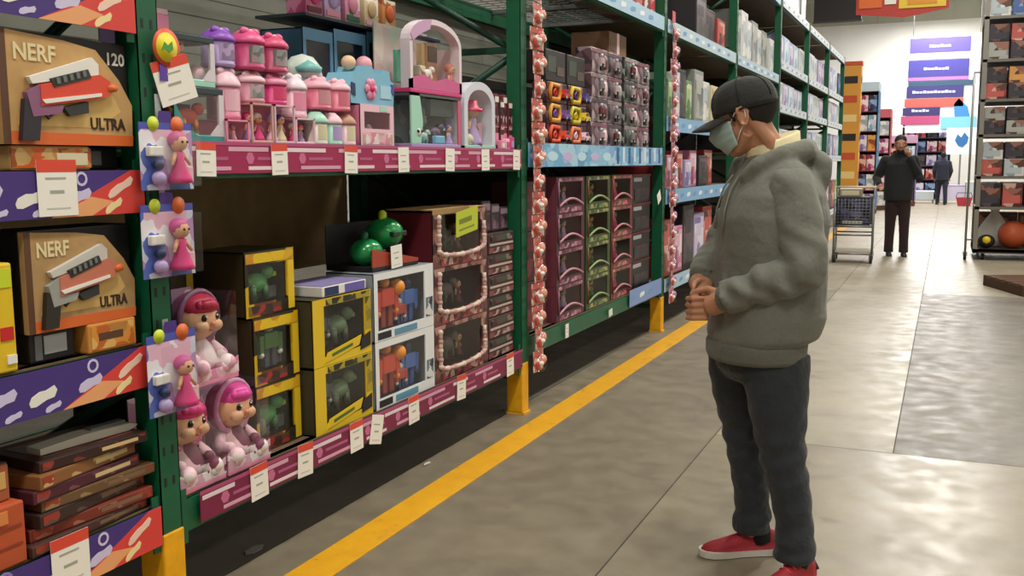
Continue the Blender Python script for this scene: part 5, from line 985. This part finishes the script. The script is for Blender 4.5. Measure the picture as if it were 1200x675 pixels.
# drape folds pushed into the cloth
for me in [hd.data]+[s_.data for s_ in SL]:
  for vtx in me.vertices:
    p = vtx.co; n = vtx.normal; w = math.sin(p.z*30+p.y*14+math.sin(p.x*14)*1.2)*.5+math.sin(p.z*17-p.x*24+p.y*9)*.5
    k = .0042 if p.z < 1.3 else .002
    if p.z < .97: k = .006
    if me is not hd.data: w = math.sin(p.z*58-p.x*40+p.y*20+math.sin(p.z*31)*1.2)*.6+math.sin(p.x*62+p.z*30)*.4; k = .004+.0065*max(0, 1-abs(p.z-1.07)/.15)
    vtx.co = p+n*(w*k)
  me.update()
q = MB(); q.loft([ell((.042, 0, .775), .158, .192, 32, 2.2), ell((.042, 0, .79), .164, .198, 32, 2.2), ell((.040, 0, .83), .165, .202, 32, 2.2), ell((.038, 0, .845), .160, .198, 32, 2.2)], RIB); q.build('hem_band', hd)
for P_, r in [([(.178, .135, 1.006), (.196, .122, 1.0), (.208, .113, .996)], .044), ([(.186, -.124, 1.038), (.200, -.112, 1.031), (.212, -.102, 1.026)], .044)]: MB().tube(P_, [r+.004, r, r-.003], RIB, 18).build('cuff', hd)
for k in (-1, 1): MB().tube([(.125, k*.035, 1.405), (.155, k*.04, 1.36), (.176, k*.043, 1.29), (.182, k*.044, 1.22)], .0035, M('#8b8c82', .8), 6).build('drawstring', hd)
q = MB(); q.loft([ell((-.004, 0, 1.465), .090, .088, 28, 2, (-.25, 0)), ell((.002, 0, 1.518), .092, .080, 28, 2, (-.36, 0)), ell((.006, 0, 1.525), .086, .074, 28, 2, (-.36, 0)), ell((.004, 0, 1.47), .080, .076, 28, 2, (-.25, 0))], M('#e4d8ae', .8, noise=.06, ns=40), cap=False); q.build('shirt_collar', man)['label'] = 'pale yellow shirt collar'
# trousers
JE = fabric('#262b31', 14, .5, .18, .85)
q = MB()
q.loft([ell((.035, 0, .86), .138, .178, 30), ell((.035, 0, .80), .140, .182, 30), ell((.035, 0, .74), .135, .185, 30), ell((.035, 0, .70), .10, .14, 30)], JE)
def leg(rs): q.loft([ell((f, l, z), a-.010*min(1, max(0, (.62-z)/.2)), b_-.008*min(1, max(0, (.62-z)/.2)), 26) for f, l, z, a, b_ in rs], JE)
leg([(.002, .092, .80, .118, .090), (.0, .098, .72, .112, .096), (-.004, .108, .62, .101, .092), (-.012, .122, .50, .089, .084), (-.025, .130, .42, .086, .081), (-.045, .136, .33, .080, .077), (-.062, .140, .22, .074, .072), (-.066, .142, .18, .075, .073), (-.064, .144, .155, .081, .078), (-.064, .144, .13, .078, .076), (-.062, .145, .105, .081, .078), (-.062, .145, .095, .075, .073)])
leg([(.070, -.092, .80, .112, .090), (.068, -.098, .72, .108, .096), (.056, -.108, .62, .099, .090), (.036, -.122, .50, .087, .082), (.024, -.130, .42, .083, .079), (.008, -.134, .33, .078, .075), (-.008, -.138, .22, .074, .071), (-.012, -.140, .17, .075, .072), (-.012, -.140, .145, .081, .077), (-.010, -.140, .12, .077, .074), (-.010, -.140, .095, .079, .076), (-.010, -.140, .085, .074, .072)])
jn = solid(q, 'trousers', .008, man, 4); jn['label'] = 'dark blue grey jeans'
for vtx in jn.data.vertices:
    p = vtx.co; k = .0015+.004*max(0, 1-abs(p.z-.46)/.12)+.003*max(0, 1-abs(p.z-.13)/.1)
    vtx.co = p+vtx.normal*(math.sin(p.z*70+p.x*26+p.y*12)*k)
jn.data.update()
# shoes
def shoe(par, heel, th, label):
    T = Matrix.Translation(heel) @ Matrix.Rotation(th, 4, 'Z')
    up = M('#a3202f', .6, noise=.1, ns=60, bump=.2); so = M('#d9d3ca', .55); bk = M('#1a1718', .6)
    prof = [(0, .028, .035), (.03, .036, .034), (.08, .034, .04), (.14, .036, .04), (.20, .045, .036), (.245, .043, .03), (.272, .030, .022), (.285, .012, .012)]
    hs = [.085, .098, .098, .084, .064, .052, .042, .03]
    def rg(sc, z0, z1, ti): return lambda i: None
    u = MB(); rings = []
    for (x, w, _), hh in zip(prof, hs):
        rings.append([(x, w*math.cos(a)*(1 if math.sin(a) < 0 else .86), .022+(hh-.022)*max(0, math.sin(a))**.75 if math.sin(a) >= 0 else .022) for a in [2*PI*i/20 for i in range(20)]])
    u.loft(rings, up, True, True, T); o = u.build('shoe', par); o['label'] = label
    s = MB(); s.loft([[(x*1.0-.004+.012*(x/.285), w*1.12*math.cos(a), .003+(.020+.005*abs(x-.12)/.16)*(1 if math.sin(a) > 0 else 0)) for a in [2*PI*i/20+.05 for i in range(20)]] for x, w, _ in prof], so, False, True, T); s.build('sole', o)
    s = MB(); s.loft([[(x*1.0-.003+.01*(x/.285), w*1.08*math.cos(a), .0+.006*(1 if math.sin(a) > 0 else 0)) for a in [2*PI*i/20+.05 for i in range(20)]] for x, w, _ in prof], bk, False, True, T); s.build('outsole', o)
    s = MB()
    for k in range(5): x = .115+k*.022; z = .094-.0098*k; s.tube([(x, -.024, z-.012), (x+.004, 0, z+.001-.001*k), (x, .024, z-.012)], .0032, M('#c9424c', .6), 6, T)
    s.build('laces', o); s = MB(); s.tube([(-.003, -.02, .05), (-.007, 0, .075), (-.003, .02, .05)], .010, bk, 8, T); s.build('heel_tab', o)
q = MB(); q.tube([(-.075, .140, .05), (-.068, .142, .17)], [.043, .045], M('#1b1c20', .9), 14); q.build('sock', man); q = MB(); q.tube([(-.045, -.137, .05), (-.020, -.139, .17)], [.043, .045], M('#1b1c20', .9), 14); q.build('sock', man)
shoe(man, (-.105, -.135, 0), .0, 'red sneaker with pale sole'); shoe(man, (-.135, .125, 0), .52, 'red sneaker with pale sole')

# ---- simpler people farther away
def figure(name, label, loc, rz, skin, jacket, pants, hairm, armL, armR, scale=1.0, beard=None, legs=((.02, .10), (-.02, -.10)), item=None):
    q = MB(); T = Matrix.Translation((.03, 0, 1.60))
    head_shapes(q, T, skin); q.chain([(-.01, 0, 1.40), (.01, 0, 1.53)], [.06, .056], skin, 14)
    q.loft([ell((0, 0, .82), .10, .14), ell((0, 0, 1.1), .095, .13), ell((0, 0, 1.30), .10, .16), ell((0, 0, 1.42), .06, .12)], skin)
    for A in (armL, armR):
        q.chain(A, [.05, .038, .028], skin, 12); w = Vector(A[2]); d = (w-Vector(A[1])).normalized(); s = d.cross(Vector((1, 0, .2))).normalized(); nrm = d.cross(s)
        q.tube([w, w+d*.045, w+d*.085], [.028, .036, .034], skin, 10, None, .6)
        for j in range(4):
            o_ = w+d*.085+s*(.026-.0175*j); L_ = [.06, .068, .064, .05][j]; q.chain([o_, o_+d*L_*.5+nrm*.006, o_+d*L_*.8+nrm*.022], [.0095, .0088, .008], skin, 8)
        q.chain([w+d*.03+s*.03, w+d*.06+s*.05+nrm*.008, w+d*.085+s*.052+nrm*.02], [.012, .010, .009], skin, 8)
    for f, l in legs: q.chain([(0, math.copysign(.09, l), .85), (f*.6+.015, l, .48), (f, l, .09)], [.075, .05, .038], skin, 12)
    p = solid(q, name, .0065, None, 3); p.location = loc; p.rotation_euler.z = rz; p.scale = (scale,)*3; tag(p, label, 'person')
    e = MB()
    for k in (-1, 1): e.sph((.077, k*.031, .002), .012, WHITE, 8, 6, T); e.sph((.086, k*.031, .0), .006, DARK, 8, 6, T)
    e.build('eyes', p)
    h = MB(); h.sph((-.02, 0, .052), (.103, .083, .088), hairm, 18, 12, T); h.sph((-.055, 0, .0), (.058, .076, .075), hairm, 14, 10, T)
    if beard: h.sph((.05, 0, -.09), (.045, .055, .036), beard, 14, 10, T)
    h.build('hair', p)
    q = MB(); q.loft([ell((0, 0, .80), .15, .20), ell((0, 0, .95), .15, .20), ell((0, 0, 1.15), .14, .20), ell((0, 0, 1.32), .135, .21), ell((-.01, 0, 1.42), .09, .16), ell((0, 0, 1.48), .075, .085)], jacket)
    for A in (armL, armR): w = Vector(A[1]).lerp(Vector(A[2]), .93); q.chain([A[0], A[1], w], [.078, .062, .045], jacket, 14)
    q.tube([(.07, -.05, 1.44), (.0, -.085, 1.49), (-.05, 0, 1.51), (0, .085, 1.49), (.07, .05, 1.44)], .022, jacket, 10); solid(q, 'jacket', .011, p, 3)
    q = MB(); q.loft([ell((0, 0, .88), .125, .165), ell((0, 0, .80), .125, .17), ell((0, 0, .74), .09, .12)], pants)
    for f, l in legs: q.loft([ell((f*z_+.0, math.copysign(.085, l)+(l-math.copysign(.085, l))*z_, z), a, a) for z, a, z_ in [(.84, .088, 0), (.68, .09, .2), (.5, .075, .5), (.3, .066, .8), (.12, .064, 1), (.05, .068, 1)]], pants)
    solid(q, 'trousers', .011, p, 3)
    for f, l in legs:
        s = MB(); s.loft([[(f-.07+x, l+w*math.cos(a), .0 if math.sin(a) < 0 else hh*math.sin(a)**.6) for a in [2*PI*i/16 for i in range(16)]] for x, w, hh in [(0, .03, .06), (.06, .036, .085), (.14, .04, .07), (.2, .042, .05), (.24, .03, .035), (.255, .012, .02)]], DARK); s.build('shoe', p)
    return p
figure('person', 'person in dark jacket and maroon trousers far down the aisle, hand raised to face', (-.66, 16.15, 0), -1.45, M('#a8765a', .5), fabric('#17191b', 9), fabric('#2b1718', 9), M('#1a1412', .7),
       [(0, .19, 1.37), (.05, .27, 1.12), (.13, .12, 1.42)], [(0, -.19, 1.37), (-.03, -.30, 1.12), (.16, -.27, 1.03)], 1.06, M('#2a1f1a', .8))
figure('person', 'small dark blue figure walking near the far wall under the violet banner', (-.12, 35.6, 0), 1.75, M('#9a6a50', .5), fabric('#1c2233', 9), fabric('#1b2130', 9), M('#15110f', .7),
       [(0, .19, 1.37), (.03, .26, 1.10), (.14, .22, .88)], [(0, -.19, 1.37), (-.04, -.26, 1.10), (.06, -.22, .87)], 1.0, None, ((.18, .09), (-.16, -.09)))

# ------------------------------------------------------------------ light
def area(x, y, z, sx, sy, p, c=(1, .95, .86)):
    l = bpy.data.lights.new('overhead_light', 'AREA'); l.shape = 'RECTANGLE'; l.size = sx; l.size_y = sy; l.energy = p; l.color = c
    o = bpy.data.objects.new('overhead_light', l); COL.objects.link(o); o.location = (x, y, z)
for y in (-3, 3, 9, 15, 21, 27): area(.3, y, 7.4, .5, 2.6, 258)
for y in (33, 38, 43): area(-.6, y, 7.2, 2.2, 1.6, 620, (1, .98, .95))  # extra lamps, added to brighten the far wall
for x in (6, 10):
    for y in (0, 8, 16, 24, 34): area(x, y, 7.4, .5, 2.6, 130)
for y in (0, 10, 20, 30): area(-7.5, y, 7.4, .5, 2.6, 160)
for y in (-2, 8, 18, 28, 36, 42):
    l = bpy.data.lights.new('ceiling_fill', 'POINT'); l.energy = 160; l.shadow_soft_size = .35; l.color = (1, .96, .88); o = bpy.data.objects.new('ceiling_fill', l); COL.objects.link(o); o.location = (.3, y, 7.55)  # added fill lights that lift the brightness of the ceiling
w = bpy.data.worlds.new('world'); scene.world = w; w.use_nodes = True; w.node_tree.nodes['Background'].inputs['Color'].default_value = (.5, .5, .48, 1); w.node_tree.nodes['Background'].inputs['Strength'].default_value = .15
vs = scene.view_settings; vs.view_transform = 'Standard'; vs.look = 'None'; vs.gamma = 1; vs.exposure = -0.1; vs.use_curve_mapping = False
scene.cycles.use_denoising = True; scene.cycles.max_bounces = 8; scene.cycles.transparent_max_bounces = 16; scene.cycles.sample_clamp_indirect = 4
